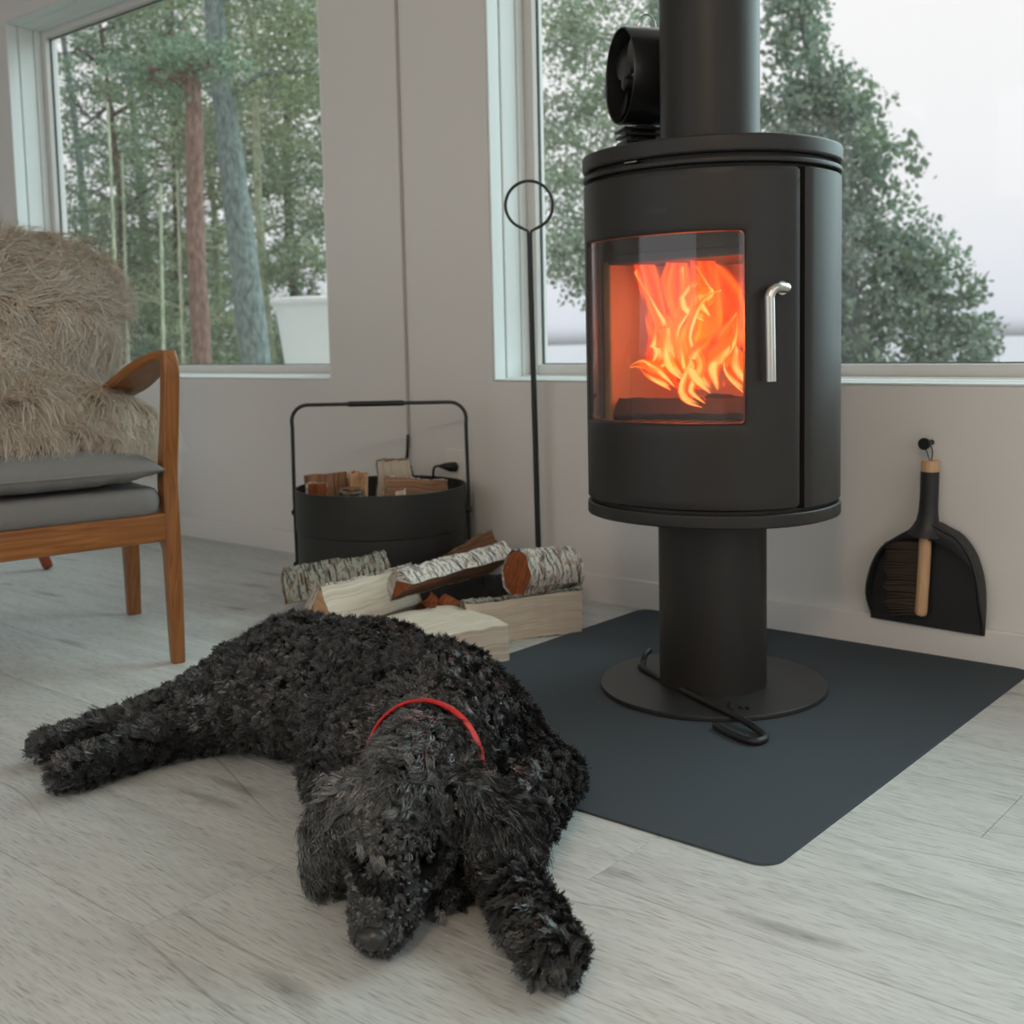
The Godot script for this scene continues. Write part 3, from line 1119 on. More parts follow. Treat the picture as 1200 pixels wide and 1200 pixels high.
# ------------------------------------------------------------------ firewood
# a split log along local x; kind: 0 wedge, 1 half, 2 round, 3 slab. Returns [wood, bark, ends]
func log_mesh(length: float, r: float, kind: int, seed_: int) -> Array:
	var n := noise(seed_, 9.0, 2)
	var poly := PackedVector2Array()
	var barky := []          # which edges carry bark
	if kind == 2:
		for k in 28:
			poly.append(Vector2(cos(TAU * k / 28), sin(TAU * k / 28)) * r)
			barky.append(true)
	elif kind == 3:
		for p in [Vector2(-1.0, -0.34), Vector2(-0.5, -0.36), Vector2(0.0, -0.36), Vector2(0.5, -0.36), Vector2(1.0, -0.34), Vector2(1.0, 0.0), Vector2(0.99, 0.34), Vector2(0.5, 0.36), Vector2(0.0, 0.37), Vector2(-0.5, 0.36), Vector2(-0.97, 0.30), Vector2(-1.0, 0.0)]:
			poly.append(p * r)
			barky.append(false)
	else:
		var half := PI / 2 if kind == 1 else deg_to_rad(52)
		var steps := 16
		for k in steps + 1:
			var a := -PI / 2 - half + 2 * half * k / steps
			poly.append(Vector2(cos(a), sin(a)) * r)
			barky.append(k < steps)
		for k in range(1, 6):
			var a := poly[steps].lerp(Vector2.ZERO, k / 6.0)
			poly.append(a)
			barky.append(false)
		if kind == 0:
			poly.append(Vector2.ZERO)
			barky.append(false)
		for k in range(1, 6):
			poly.append(Vector2.ZERO.lerp(poly[0], k / 6.0))
			barky.append(false)
	var segs := 26
	var rings := []
	for i in segs + 1:
		var t := float(i) / segs
		var x := (t - 0.5) * length
		var ring := PackedVector3Array()
		for k in poly.size():
			var p := poly[k]
			var d := n.get_noise_3d(p.x * 3.0, p.y * 3.0, x * 0.35) * 0.006
			var e := n.get_noise_3d(p.x * 11.0, p.y * 11.0, x * 0.4 + 9.0) * 0.002
			var q := p * (1.0 + (d + e) / r)
			q += Vector2(n.get_noise_1d(x * 1.3), n.get_noise_1d(x * 1.3 + 40.0)) * 0.004
			var xx := x
			if i == 0 or i == segs:
				xx += n.get_noise_2d(p.x * 9.0, p.y * 9.0 + i) * 0.004
			ring.append(Vector3(xx, q.y, q.x))
		rings.append(ring)
	var wood := MB.new()
	wood.loft(rings, false, false)
	var caps := []
	for e in 2:
		var ends := MB.new()
		var i0 := ends.ix.size()
		var ring: PackedVector3Array = rings[0] if e == 0 else rings[segs]
		var m := Vector3.ZERO
		for p in ring:
			m += p
		m /= float(ring.size())
		var c := ends.vert(m, Vector2.ZERO)
		var f := ends.v.size()
		for p in ring:
			ends.vert(p, Vector2(p.z, p.y))
		for k in ring.size():
			if e == 0:
				ends.tri(c, f + k, f + (k + 1) % ring.size())
			else:
				ends.tri(c, f + (k + 1) % ring.size(), f + k)
		var nn := (ends.v[ends.ix[i0 + 2]] - ends.v[ends.ix[i0]]).cross(ends.v[ends.ix[i0 + 1]] - ends.v[ends.ix[i0]])
		if nn.x * (-1.0 if e == 0 else 1.0) < 0.0:
			for i in range(i0, ends.ix.size(), 3):
				var k := ends.ix[i + 1]
				ends.ix[i + 1] = ends.ix[i + 2]
				ends.ix[i + 2] = k
		caps.append(ends.done(true))
	var bark: ArrayMesh = null
	if barky.has(true):
		var b := MB.new()
		var cnt := 0
		for k in barky.size():
			if barky[k]:
				cnt += 1
		var outer := []
		for i in segs * 3 + 1:
			var t := float(i) / (segs * 3)
			var fi := t * segs
			var i1 := mini(int(fi), segs - 1)
			var ring := PackedVector3Array()
			for k in cnt + (0 if kind == 2 else 1):
				var p: Vector3 = rings[i1][k % poly.size()].lerp(rings[i1 + 1][k % poly.size()], fi - i1)
				var rad := Vector2(p.z, p.y).normalized()
				var ridge := n.get_noise_2d(p.x * 9.0, float(k) * 0.05) * 0.003 + n.get_noise_2d(p.x * 2.0, k * 0.25 + 30.0) * 0.002
				var th := 0.0035 + ridge
				ring.append(Vector3(p.x * (1.0 + 0.004 / length), p.y + rad.y * th, p.z + rad.x * th))
			outer.append(ring)
		if kind == 2:
			b.loft(outer, false, false)
		else:
			# closed shell: outside there, inside back
			var shell := []
			for i in outer.size():
				var t := float(i) / (segs * 3)
				var fi := t * segs
				var i1 := mini(int(fi), segs - 1)
				var ring: PackedVector3Array = outer[i].duplicate()
				for k in range(cnt, -1, -1):
					var p: Vector3 = rings[i1][k].lerp(rings[i1 + 1][k], fi - i1)
					ring.append(p * Vector3(1.0, 0.985, 0.985))
				shell.append(ring)
			b.loft(shell)
		bark = b.done()
	return [wood.done(kind != 2), bark, caps]

func firewood(label: String, a: Vector3, b: Vector3, roll: float, kind: int, r: float, seed_: int, wood: Material, bark: Material, ends: Material, group: String, called := "split_log") -> Node3D:
	var o := thing(called, label, "log", (a + b) / 2, 0, group)
	var x := (b - a).normalized()
	var z := x.cross(Vector3.UP).normalized()
	if absf(x.y) > 0.9:
		z = (Vector3(0.768, 0, -0.64) - x * x.dot(Vector3(0.768, 0, -0.64))).normalized()
	var y := z.cross(x)
	o.basis = Basis(x, y, z) * Basis(Vector3.RIGHT, roll)
	var m := log_mesh(a.distance_to(b), r, kind, seed_)
	part(o, "split_face" if kind != 2 else "wood", m[0], wood)
	if m[1]:
		part(o, "bark", m[1], bark)
	for c in m[2]:
		part(o, "cut_end", c, ends)
	return o

func logs() -> void:
	var g := "split firewood heaped on the floor"
	firewood("broad pale split log at the front right of the heap, flat top and squared corner", Vector3(-1.545, 0.038, 0.492), Vector3(-1.62, 0.038, 0.79), 0.02, 3, 0.110, 101, M.split, M.bark, M.endpale, g)
	firewood("long halved log with pale flat side and orange bark lip, beside the black floor plate", Vector3(-1.585, 0.043, 0.485), Vector3(-1.452, 0.048, 0.268), PI / 2 + 0.12, 1, 0.046, 102, M.split, M.dark_bark, M.endpale, g)
	firewood("short round birch log with an orange-brown cut end, topmost at the right of the heap", Vector3(-1.545, 0.133, 0.370), Vector3(-1.515, 0.125, 0.235), 0.4, 2, 0.046, 103, M.split, M.bark, M.endgrain, g, "birch_log")
	firewood("birch log in peeling white bark lying across the middle of the heap", Vector3(-1.690, 0.112, 0.560), Vector3(-1.655, 0.128, 0.285), 2.6, 1, 0.043, 104, M.split_brown, M.bark, M.endgrain, g, "birch_log")
	firewood("grey-barked split log at the left end of the heap, orange cut end towards the dog", Vector3(-1.992, 0.060, 0.615), Vector3(-1.868, 0.080, 0.43), 2.9, 1, 0.072, 105, M.split, M.dark_bark, M.endgrain, g)
	firewood("pale split log with a white upper face, between the grey-barked log and the broad one", Vector3(-1.755, 0.052, 0.69), Vector3(-1.755, 0.060, 0.44), 1.9, 0, 0.085, 106, M.split, M.bark, M.endpale, g)
	firewood("dark mossy log lying under the peeling birch log", Vector3(-1.79, 0.048, 0.42), Vector3(-1.69, 0.048, 0.22), 0.7, 2, 0.044, 107, M.split_brown, M.char, M.endgrain, g)
	firewood("thin brown split log leaning at the back of the heap against the bin", Vector3(-1.885, 0.045, 0.32), Vector3(-1.805, 0.128, 0.13), 2.2, 0, 0.042, 108, M.split_brown, M.split_brown, M.endgrain, g)
	# curls of bark between the logs
	for i in 3:
		var m := MB.new()
		var c := MB.new()
		var rings := []
		for k in 9:
			var t := k / 8.0
			var a := -1.2 + 2.6 * t
			rings.append(PackedVector3Array([Vector3(cos(a) * 0.016, sin(a) * 0.016, -0.022), Vector3(cos(a) * 0.016, sin(a) * 0.016, 0.022 + 0.004 * sin(k)), Vector3(cos(a) * 0.0145, sin(a) * 0.0145, 0.022), Vector3(cos(a) * 0.0145, sin(a) * 0.0145, -0.022)]))
		m.loft(rings)
		var o := solo("bark_curl", "small orange-brown curl of bark lying between the logs", "bark", m.done(), M.endgrain, "bark curls in the log heap")
		o.position = [Vector3(-1.665, 0.063, 0.50), Vector3(-1.655, 0.070, 0.455), Vector3(-1.69, 0.075, 0.475)][i]
		o.rotation = Vector3(0.4 * i, 0.8 + i, 0.6 + i * 1.3)

# ------------------------------------------------------------------ bin with firewood
func bucket() -> void:
	var c := Vector3(-2.1, 0, 0.23)
	var o := thing("log_bin", "round black steel log bin with a tall bail handle, by the wall", "bin", c)
	var R := 0.208
	var a := MB.new()
	a.lathe([Vector2(0.0001, 0.004), Vector2(0.165, 0.004), Vector2(0.180, 0.008), Vector2(0.194, 0.022), Vector2(0.2015, 0.045), Vector2(R - 0.004, 0.068), Vector2(R - 0.0035, 0.0705), Vector2(R - 0.0008, 0.072), Vector2(R - 0.0008, 0.163), Vector2(R - 0.0025, 0.1645), Vector2(R + 0.001, 0.167), Vector2(R + 0.001, 0.266), Vector2(R, 0.2685), Vector2(R - 0.002, 0.2685), Vector2(R - 0.003, 0.266), Vector2(R - 0.004, 0.07), Vector2(0.185, 0.02), Vector2(0.0001, 0.012)], 96)
	part(o, "body", a.done(), M.bin)
	var s := Vector3(0.768, 0, -0.64)
	a = MB.new()
	var w := R + 0.006
	var pts := [s * -w + Vector3(0, 0.055, 0)]
	pts.append(s * -(w + 0.001) + Vector3(0, 0.25, 0))
	pts.append(s * -(w - 0.001) + Vector3(0, 0.415, 0))
	for k in 7:
		var t := PI / 2 * k / 6.0
		pts.append(s * -(w - 0.04 + 0.04 * cos(t)) + Vector3(0, 0.43 + 0.04 * sin(t), 0))
	for k in 7:
		var t := PI / 2 * (1.0 - k / 6.0)
		pts.append(s * (w - 0.04 + 0.04 * cos(t)) + Vector3(0, 0.43 + 0.04 * sin(t), 0))
	pts.append(s * (w - 0.001) + Vector3(0, 0.415, 0))
	pts.append(s * (w + 0.001) + Vector3(0, 0.25, 0))
	pts.append(s * w + Vector3(0, 0.055, 0))
	a.tube(pts, 0.0046, 12)
	var h := part(o, "handle", a.done(), M.black_metal)
	a = MB.new()
	a.tube([s * -0.075 + Vector3(0, 0.470, 0), s * -0.074 + Vector3(0, 0.470, 0), s * 0.062 + Vector3(0, 0.470, 0), s * 0.063 + Vector3(0, 0.470, 0)], [0.005, 0.0068, 0.0068, 0.005], 14)
	part(h, "grip", a.done(), M.rubber)
	for e in [-1, 1]:
		for y in [0.075, 0.205]:
			a = MB.new()
			a.tube([s * e * (R - 0.001) + Vector3(0, y, 0), s * e * (R + 0.012) + Vector3(0, y, 0), s * e * (R + 0.015) + Vector3(0, y, 0)], [0.008, 0.008, 0.004], 12)
			part(o, "bolt", a.done(), M.rubber)
	# firewood standing in it
	var g := "firewood in the bin"
	var dn := Vector3(0.70, 0, 0.71)
	var put := func(label: String, at: float, deep: float, lo: float, hi: float, lean: Vector3, kind: int, r: float, roll: float, sd: int, m1: Material, m2: Material):
		var p: Vector3 = c + s * at + dn * deep
		firewood(label, p + Vector3(0, lo, 0), p + lean + Vector3(0, hi, 0), roll, kind, r, sd, m1, m2, M.endgrain, g, "split_log")
	put.call("broad grey split log at the left of the bin", -0.125, 0.02, 0.05, 0.300, Vector3(-0.012, 0, 0), 3, 0.050, 0.3, 111, M.split_brown, M.bark)
	put.call("small orange wedge of wood before the broad log at the left of the bin", -0.148, 0.07, 0.05, 0.282, Vector3(0.004, 0, 0), 0, 0.032, 0.5, 112, M.endgrain, M.bark)
	put.call("thin pale stick standing near the middle of the bin", -0.050, 0.03, 0.05, 0.306, Vector3(0.004, 0, 0), 0, 0.022, 1.4, 113, M.pale_wood, M.pale_wood)
	put.call("thinnest pale sliver of wood beside the stick in the bin", -0.028, 0.04, 0.05, 0.304, Vector3(-0.004, 0, 0), 0, 0.016, 2.2, 114, M.pale_wood, M.pale_wood)
	put.call("small round branch with a dark hollow end, low in the middle of the bin", -0.066, 0.09, 0.05, 0.272, Vector3(0.0, 0, 0), 2, 0.022, 0, 115, M.split_brown, M.dark_bark)
	put.call("tall log with a level sawn top at the back of the bin", 0.030, -0.10, 0.05, 0.318, Vector3(0.0, 0, 0), 1, 0.040, 0.3, 116, M.split, M.dark_bark)
	firewood("brown log lying aslant across the right half of the bin", c + s * 0.015 + dn * 0.05 + Vector3(0, 0.268, 0), c + s * 0.165 + dn * 0.01 + Vector3(0, 0.25, 0), 0.6, 1, 0.040, 117, M.split_brown, M.bark, M.endpale, g)
	put.call("pale cut block in front of the slanting log in the bin", 0.052, 0.115, 0.05, 0.272, Vector3(0.0, 0, 0), 3, 0.028, 1.6, 118, M.split, M.bark)

# ------------------------------------------------------------------ armchair
func bar(pts: Array, sizes: Array, u: Vector3, w: Vector3, rad := 0.006) -> ArrayMesh:
	# a bar with rounded section; sizes are (across u, across w)
	var m := MB.new()
	var rings := []
	for i in pts.size():
		var s: Vector2 = sizes[i]
		rings.append(ring_at(pts[i], u, w, rrect(s.x, s.y, minf(rad, minf(s.x, s.y) * 0.45), 3)))
	m.loft(rings)
	return m.done()

func smooth_bar(pts: Array, sizes: Array, u: Vector3, w: Vector3, rad := 0.006, steps := 5) -> ArrayMesh:
	var sz := []
	for s in sizes:
		sz.append(Vector3(s.x, s.y, 0))
	var b := bend(sz, steps)
	var s2 := []
	for s in b:
		s2.append(Vector2(s.x, s.y))
	return bar(bend(pts, steps), s2, u, w, rad)

func pillow(c: Vector3, half: Vector2, up: float, down: float, sag := 0.0) -> ArrayMesh:
	# a soft cushion with a seam all round: x forward, z across
	var m := MB.new()
	var nu := 28
	for e in 2:
		var base := m.v.size()
		var i0 := m.ix.size()
		for i in nu + 1:
			for j in nu + 1:
				var u := -cos(PI * i / nu)
				var w := -cos(PI * j / nu)
				var t := pow(maxf(0.0, 1.0 - pow(absf(u), 3.2)), 0.42) * pow(maxf(0.0, 1.0 - pow(absf(w), 4.5)), 0.42)
				var pinch := 1.0 - 0.035 * (1.0 - absf(u)) * w * w - 0.0
				var y := (up * t if e == 0 else -down * t) - sag * (1.0 - u * u) * (1.0 - w * w)
				y += 0.0022 * sin(w * 31.0 + u * 5.0) * t * (1.0 - t) * 4.0
				m.vert(c + Vector3(u * half.x * pinch, y, w * half.y * (1.0 - 0.02 * u * u)), Vector2(u, w))
		for i in nu:
			for j in nu:
				var a := base + i * (nu + 1) + j
				if e == 0:
					m.quad(a, a + nu + 1, a + nu + 2, a + 1)
				else:
					m.quad(a, a + 1, a + nu + 2, a + nu + 1)
	m.orient(0)
	return m.done()

func armchair() -> void:
	var F := Vector3(0.9755, 0, 0.22)
	var S := Vector3(-0.22, 0, 0.9755)
	var o := thing("armchair", "oak-framed lounge chair with two grey seat cushions, half out of view", "armchair", Vector3(-1.969, 0, 0.905))
	o.basis = Basis(F, Vector3.UP, S)
	var X := Vector3.RIGHT
	var Z := Vector3.BACK
	for e in 2:
		var z := 0.0 if e == 0 else 0.66
		var sg := -1.0 if e == 0 else 1.0
		# front leg runs up into the arm post
		var pts := [Vector3(0, 0.003, z), Vector3(-0.001, 0.015, z), Vector3(-0.002, 0.15, z), Vector3(-0.004, 0.25, z), Vector3(-0.008, 0.34, z), Vector3(-0.003, 0.39, z), Vector3(0.012, 0.45, z), Vector3(0.026, 0.52, z), Vector3(0.034, 0.58, z), Vector3(0.030, 0.612, z)]
		var sz := [Vector2(0.020, 0.022), Vector2(0.024, 0.026), Vector2(0.030, 0.029), Vector2(0.036, 0.030), Vector2(0.040, 0.030), Vector2(0.038, 0.030), Vector2(0.034, 0.030), Vector2(0.032, 0.030), Vector2(0.030, 0.030), Vector2(0.022, 0.026)]
		var leg := part(o, "leg", smooth_bar(pts, sz, X, Z), M.wood)
		# arm: a flat paddle that drops towards the back
		var arm := [Vector3(0.030, 0.597, z), Vector3(0.0, 0.603, z), Vector3(-0.05, 0.592, z), Vector3(-0.12, 0.570, z), Vector3(-0.22, 0.540, z), Vector3(-0.36, 0.512, z), Vector3(-0.52, 0.49, z)]
		var as_ := [Vector2(0.020, 0.028), Vector2(0.022, 0.032), Vector2(0.024, 0.054), Vector2(0.024, 0.082), Vector2(0.023, 0.088), Vector2(0.022, 0.070), Vector2(0.022, 0.036)]
		part(o, "arm", smooth_bar(arm, as_, Vector3(0.25, 0.968, 0), Z, 0.008), M.wood)
		# back leg
		var bl := [Vector3(-0.478, 0.003, z + sg * 0.075), Vector3(-0.478, 0.015, z + sg * 0.075), Vector3(-0.478, 0.24, z + sg * 0.070), Vector3(-0.49, 0.40, z + sg * 0.03), Vector3(-0.545, 0.62, z), Vector3(-0.585, 0.78, z - sg * 0.02)]
		var bs := [Vector2(0.022, 0.026), Vector2(0.026, 0.030), Vector2(0.038, 0.034), Vector2(0.036, 0.032), Vector2(0.030, 0.030), Vector2(0.026, 0.028)]
		part(o, "leg", smooth_bar(bl, bs, X, Z), M.wood)
		part(o, "side_rail", bar([Vector3(-0.018, 0.272, z), Vector3(-0.25, 0.262, z + sg * 0.02), Vector3(-0.465, 0.250, z + sg * 0.045)], [Vector2(0.055, 0.022), Vector2(0.05, 0.022), Vector2(0.05, 0.022)], Vector3.UP, Z), M.wood)
		# curved corner block under the rail
		var m := MB.new()
		m.slab(PackedVector2Array([Vector2(-0.016, 0.246), Vector2(-0.016, 0.195), Vector2(-0.026, 0.215), Vector2(-0.042, 0.233), Vector2(-0.062, 0.246)]), Vector3(0, 0, z - 0.009), X, Vector3.UP, Z * 0.018)
		part(leg, "corner_block", m.done(true), M.wood)
	part(o, "front_rail", bar([Vector3(-0.002, 0.272, 0.014), Vector3(-0.002, 0.271, 0.33), Vector3(-0.002, 0.272, 0.646)], [Vector2(0.056, 0.024), Vector2(0.058, 0.024), Vector2(0.056, 0.024)], Vector3.UP, X), M.wood)
	part(o, "back_rail", bar([Vector3(-0.48, 0.262, -0.04), Vector3(-0.48, 0.262, 0.70)], [Vector2(0.05, 0.022), Vector2(0.05, 0.022)], Vector3.UP, X), M.wood)
	part(o, "top_rail", smooth_bar([Vector3(-0.585, 0.755, -0.01), Vector3(-0.605, 0.785, 0.12), Vector3(-0.61, 0.795, 0.33), Vector3(-0.605, 0.785, 0.54), Vector3(-0.585, 0.755, 0.67)], [Vector2(0.05, 0.024), Vector2(0.06, 0.024), Vector2(0.065, 0.024), Vector2(0.06, 0.024), Vector2(0.05, 0.024)], Vector3(-0.2, 0.98, 0), X), M.wood)
	for k in 5:
		var z := 0.11 + 0.11 * k
		part(o, "back_slat", smooth_bar([Vector3(-0.48, 0.27, z), Vector3(-0.52, 0.50, z), Vector3(-0.60, 0.77, z)], [Vector2(0.014, 0.03), Vector2(0.014, 0.03), Vector2(0.014, 0.03)], X, Z, 0.004), M.wood)
	# lower pad, upper cushion, back cushion
	var q := MB.new()
	var rings := []
	for k in 13:
		var a := PI * k / 12.0
		var t := 1.0 - cos(a)
		var ins := 0.020 * (1.0 - pow(sin(a), 0.6))
		rings.append(ring_at(Vector3(-0.245, 0.298 + 0.026 * t, 0.33), X, Z, rrect(0.53 - 2 * ins, 0.626 - 2 * ins, 0.035 - ins * 0.5, 5)))
	q.loft(rings)
	part(o, "seat_pad", q.done(), M.fabric)
	part(o, "seat_cushion", pillow(Vector3(-0.235, 0.386, 0.33), Vector2(0.268, 0.318), 0.050, 0.038), M.fabric)
	var pp := MB.new()
	var seam := []
	for k in 121:
		var a := TAU * k / 120.0
		var u := signf(cos(a)) * pow(absf(cos(a)), 0.28)
		var w := signf(sin(a)) * pow(absf(sin(a)), 0.28)
		seam.append(Vector3(-0.235 + u * 0.2685 * (1.0 - 0.035 * (1.0 - absf(u)) * w * w), 0.386, 0.33 + w * 0.3185 * (1.0 - 0.02 * u * u)))
	pp.tube(seam, 0.0024, 8, false)
	part(o.get_node("seat_cushion"), "piping", pp.done(), M.fabric)
	var bc := part(o, "back_cushion", pillow(Vector3.ZERO, Vector2(0.20, 0.28), 0.05, 0.03), M.fabric)
	bc.transform = Transform3D(Basis(Vector3(0.27, -0.963, 0), Vector3(0.963, 0.27, 0), Vector3(0, 0, 1)), Vector3(-0.500, 0.60, 0.33))
	sheepskin(o.transform)

func wool_lock(seed_: int, length: float, strands: int, spread: float, wave: float, droop: float) -> ArrayMesh:
	# a lock of long hair growing along y and falling to x
	var g := RandomNumberGenerator.new()
	g.seed = seed_
	var m := MB.new()
	m.tinted = true
	var ph0 := g.randf() * TAU
	for s in strands:
		var a := g.randf() * TAU
		var r := sqrt(g.randf()) * spread
		var p0 := Vector3(cos(a) * r, 0, sin(a) * r)
		var L := length * g.randf_range(0.7, 1.1)
		var ph := ph0 + g.randf_range(-0.8, 0.8)
		var wv := wave * g.randf_range(0.6, 1.4)
		var fx := g.randf_range(0.8, 1.2) * droop
		var sz := g.randf_range(-0.35, 0.35)
		var rad := g.randf_range(0.0009, 0.0017)
		var tone := g.randf_range(0.86, 1.02)
		var n := 9
		var base := m.v.size()
		for i in n + 1:
			var t := float(i) / n
			var bent := fx * t * t
			var p := p0 * (1.0 - 0.15 * t) + Vector3(sin(minf(bent, 1.9)) * L * t, cos(minf(bent, 1.9)) * L * t * 0.9, sz * L * t * t)
			p += Vector3(sin(ph + t * 9.0), 0.3 * cos(ph * 1.3 + t * 8.0), cos(ph + t * 9.0)) * wv * sqrt(t)
			var w := rad * (1.15 - t) if t > 0.5 else rad * 0.65 + rad * 0.2 * t
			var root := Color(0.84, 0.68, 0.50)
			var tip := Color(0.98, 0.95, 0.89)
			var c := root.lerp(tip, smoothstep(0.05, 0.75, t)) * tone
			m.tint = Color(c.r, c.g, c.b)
			for k in 3:
				var b := TAU * k / 3.0
				m.vert(p + Vector3(cos(b), 0, sin(b)) * w)
		for i in n:
			for k in 3:
				var q := base + i * 3
				m.quad(q + k, q + 3 + k, q + 3 + (k + 1) % 3, q + (k + 1) % 3)
	return m.done()

func sheepskin(tr: Transform3D) -> void:
	var o := thing("sheepskin", "shaggy cream sheepskin thrown over the back and seat of the armchair", "sheepskin", tr.origin)
	o.basis = tr.basis
	# the hide: a thick sheet over the seat, up the back and over its top
	var line := [Vector3(-0.085, 0.436, 0), Vector3(-0.14, 0.468, 0), Vector3(-0.25, 0.500, 0), Vector3(-0.36, 0.515, 0), Vector3(-0.425, 0.535, 0), Vector3(-0.455, 0.60, 0), Vector3(-0.480, 0.69, 0), Vector3(-0.535, 0.79, 0), Vector3(-0.60, 0.825, 0), Vector3(-0.645, 0.78, 0), Vector3(-0.65, 0.66, 0)]
	var path := bend(line, 4)
	var rings := []
	var n := path.size()
	var halfw := func(t: float) -> float:
		return 0.28 + 0.02 * sin(t * 12.0) + 0.035 * smoothstep(0.5, 0.7, t)
	for i in n:
		var t := float(i) / (n - 1)
		var dir: Vector3 = (path[mini(i + 1, n - 1)] - path[maxi(i - 1, 0)]).normalized()
		var nn := Vector3(dir.y, -dir.x, 0)
		var hw: float = halfw.call(t)
		var ring := PackedVector3Array()
		for e in 2:
			for k in 13:
				var u: float = (k / 12.0 * 2.0 - 1.0) * (1.0 if e == 0 else -1.0)
				var drop := 0.05 * pow(absf(u), 4.0)
				ring.append(path[i] + Vector3(0, 0, 0.30 + u * hw) - nn * (drop + (0.014 if e == 1 else 0.0)))
		rings.append(ring)
	var m := MB.new()
	m.loft(rings)
	part(o, "hide", m.done(), M.hide)
	var kinds := []
	for k in 6:
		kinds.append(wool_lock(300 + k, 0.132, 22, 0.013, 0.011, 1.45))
	var at := [[], [], [], [], [], []]
	var g := RandomNumberGenerator.new()
	g.seed = 5
	for i in 3900:
		var t := g.randf()
		if g.randf() < 0.25:
			t = g.randf_range(0.5, 0.82)
		var fi := t * (n - 1)
		var k := mini(int(fi), n - 2)
		var p: Vector3 = path[k].lerp(path[k + 1], fi - k)
		var dir: Vector3 = (path[k + 1] - path[k]).normalized()
		var nn := Vector3(dir.y, -dir.x, 0)
		var u := g.randf_range(-1.0, 1.0)
		if g.randf() < 0.3:
			u = g.randf_range(-1.0, -0.6)
		var hw: float = halfw.call(t)
		p += Vector3(0, 0, 0.30 + u * hw) - nn * 0.05 * pow(absf(u), 4.0)
		var nrm := (nn + Vector3(0, 0, u * absf(u) * 0.8)).normalized()
		# hair falls down the back and forward off the seat; at the rim it stands out
		var flow := Vector3(0.25, -0.9, u * 0.7)
		if t < 0.40:
			flow = Vector3(0.75, -0.55, -0.15 + u * 0.7)
		elif t > 0.62:
			flow = Vector3(0.30, 0.30, u * 1.5 - 0.35)
		flow += Vector3(g.randfn(), g.randfn(), g.randfn()) * 0.42
		flow = (flow - nrm * flow.dot(nrm)).normalized()
		var sc := g.randf_range(0.65, 1.15) * (0.65 if t < 0.16 and u < -0.7 else 0.72 if t < 0.13 else 1.0) 
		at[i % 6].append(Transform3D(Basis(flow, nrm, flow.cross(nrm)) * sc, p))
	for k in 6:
		many(o, "wool", kinds[k], M.wool, at[k])

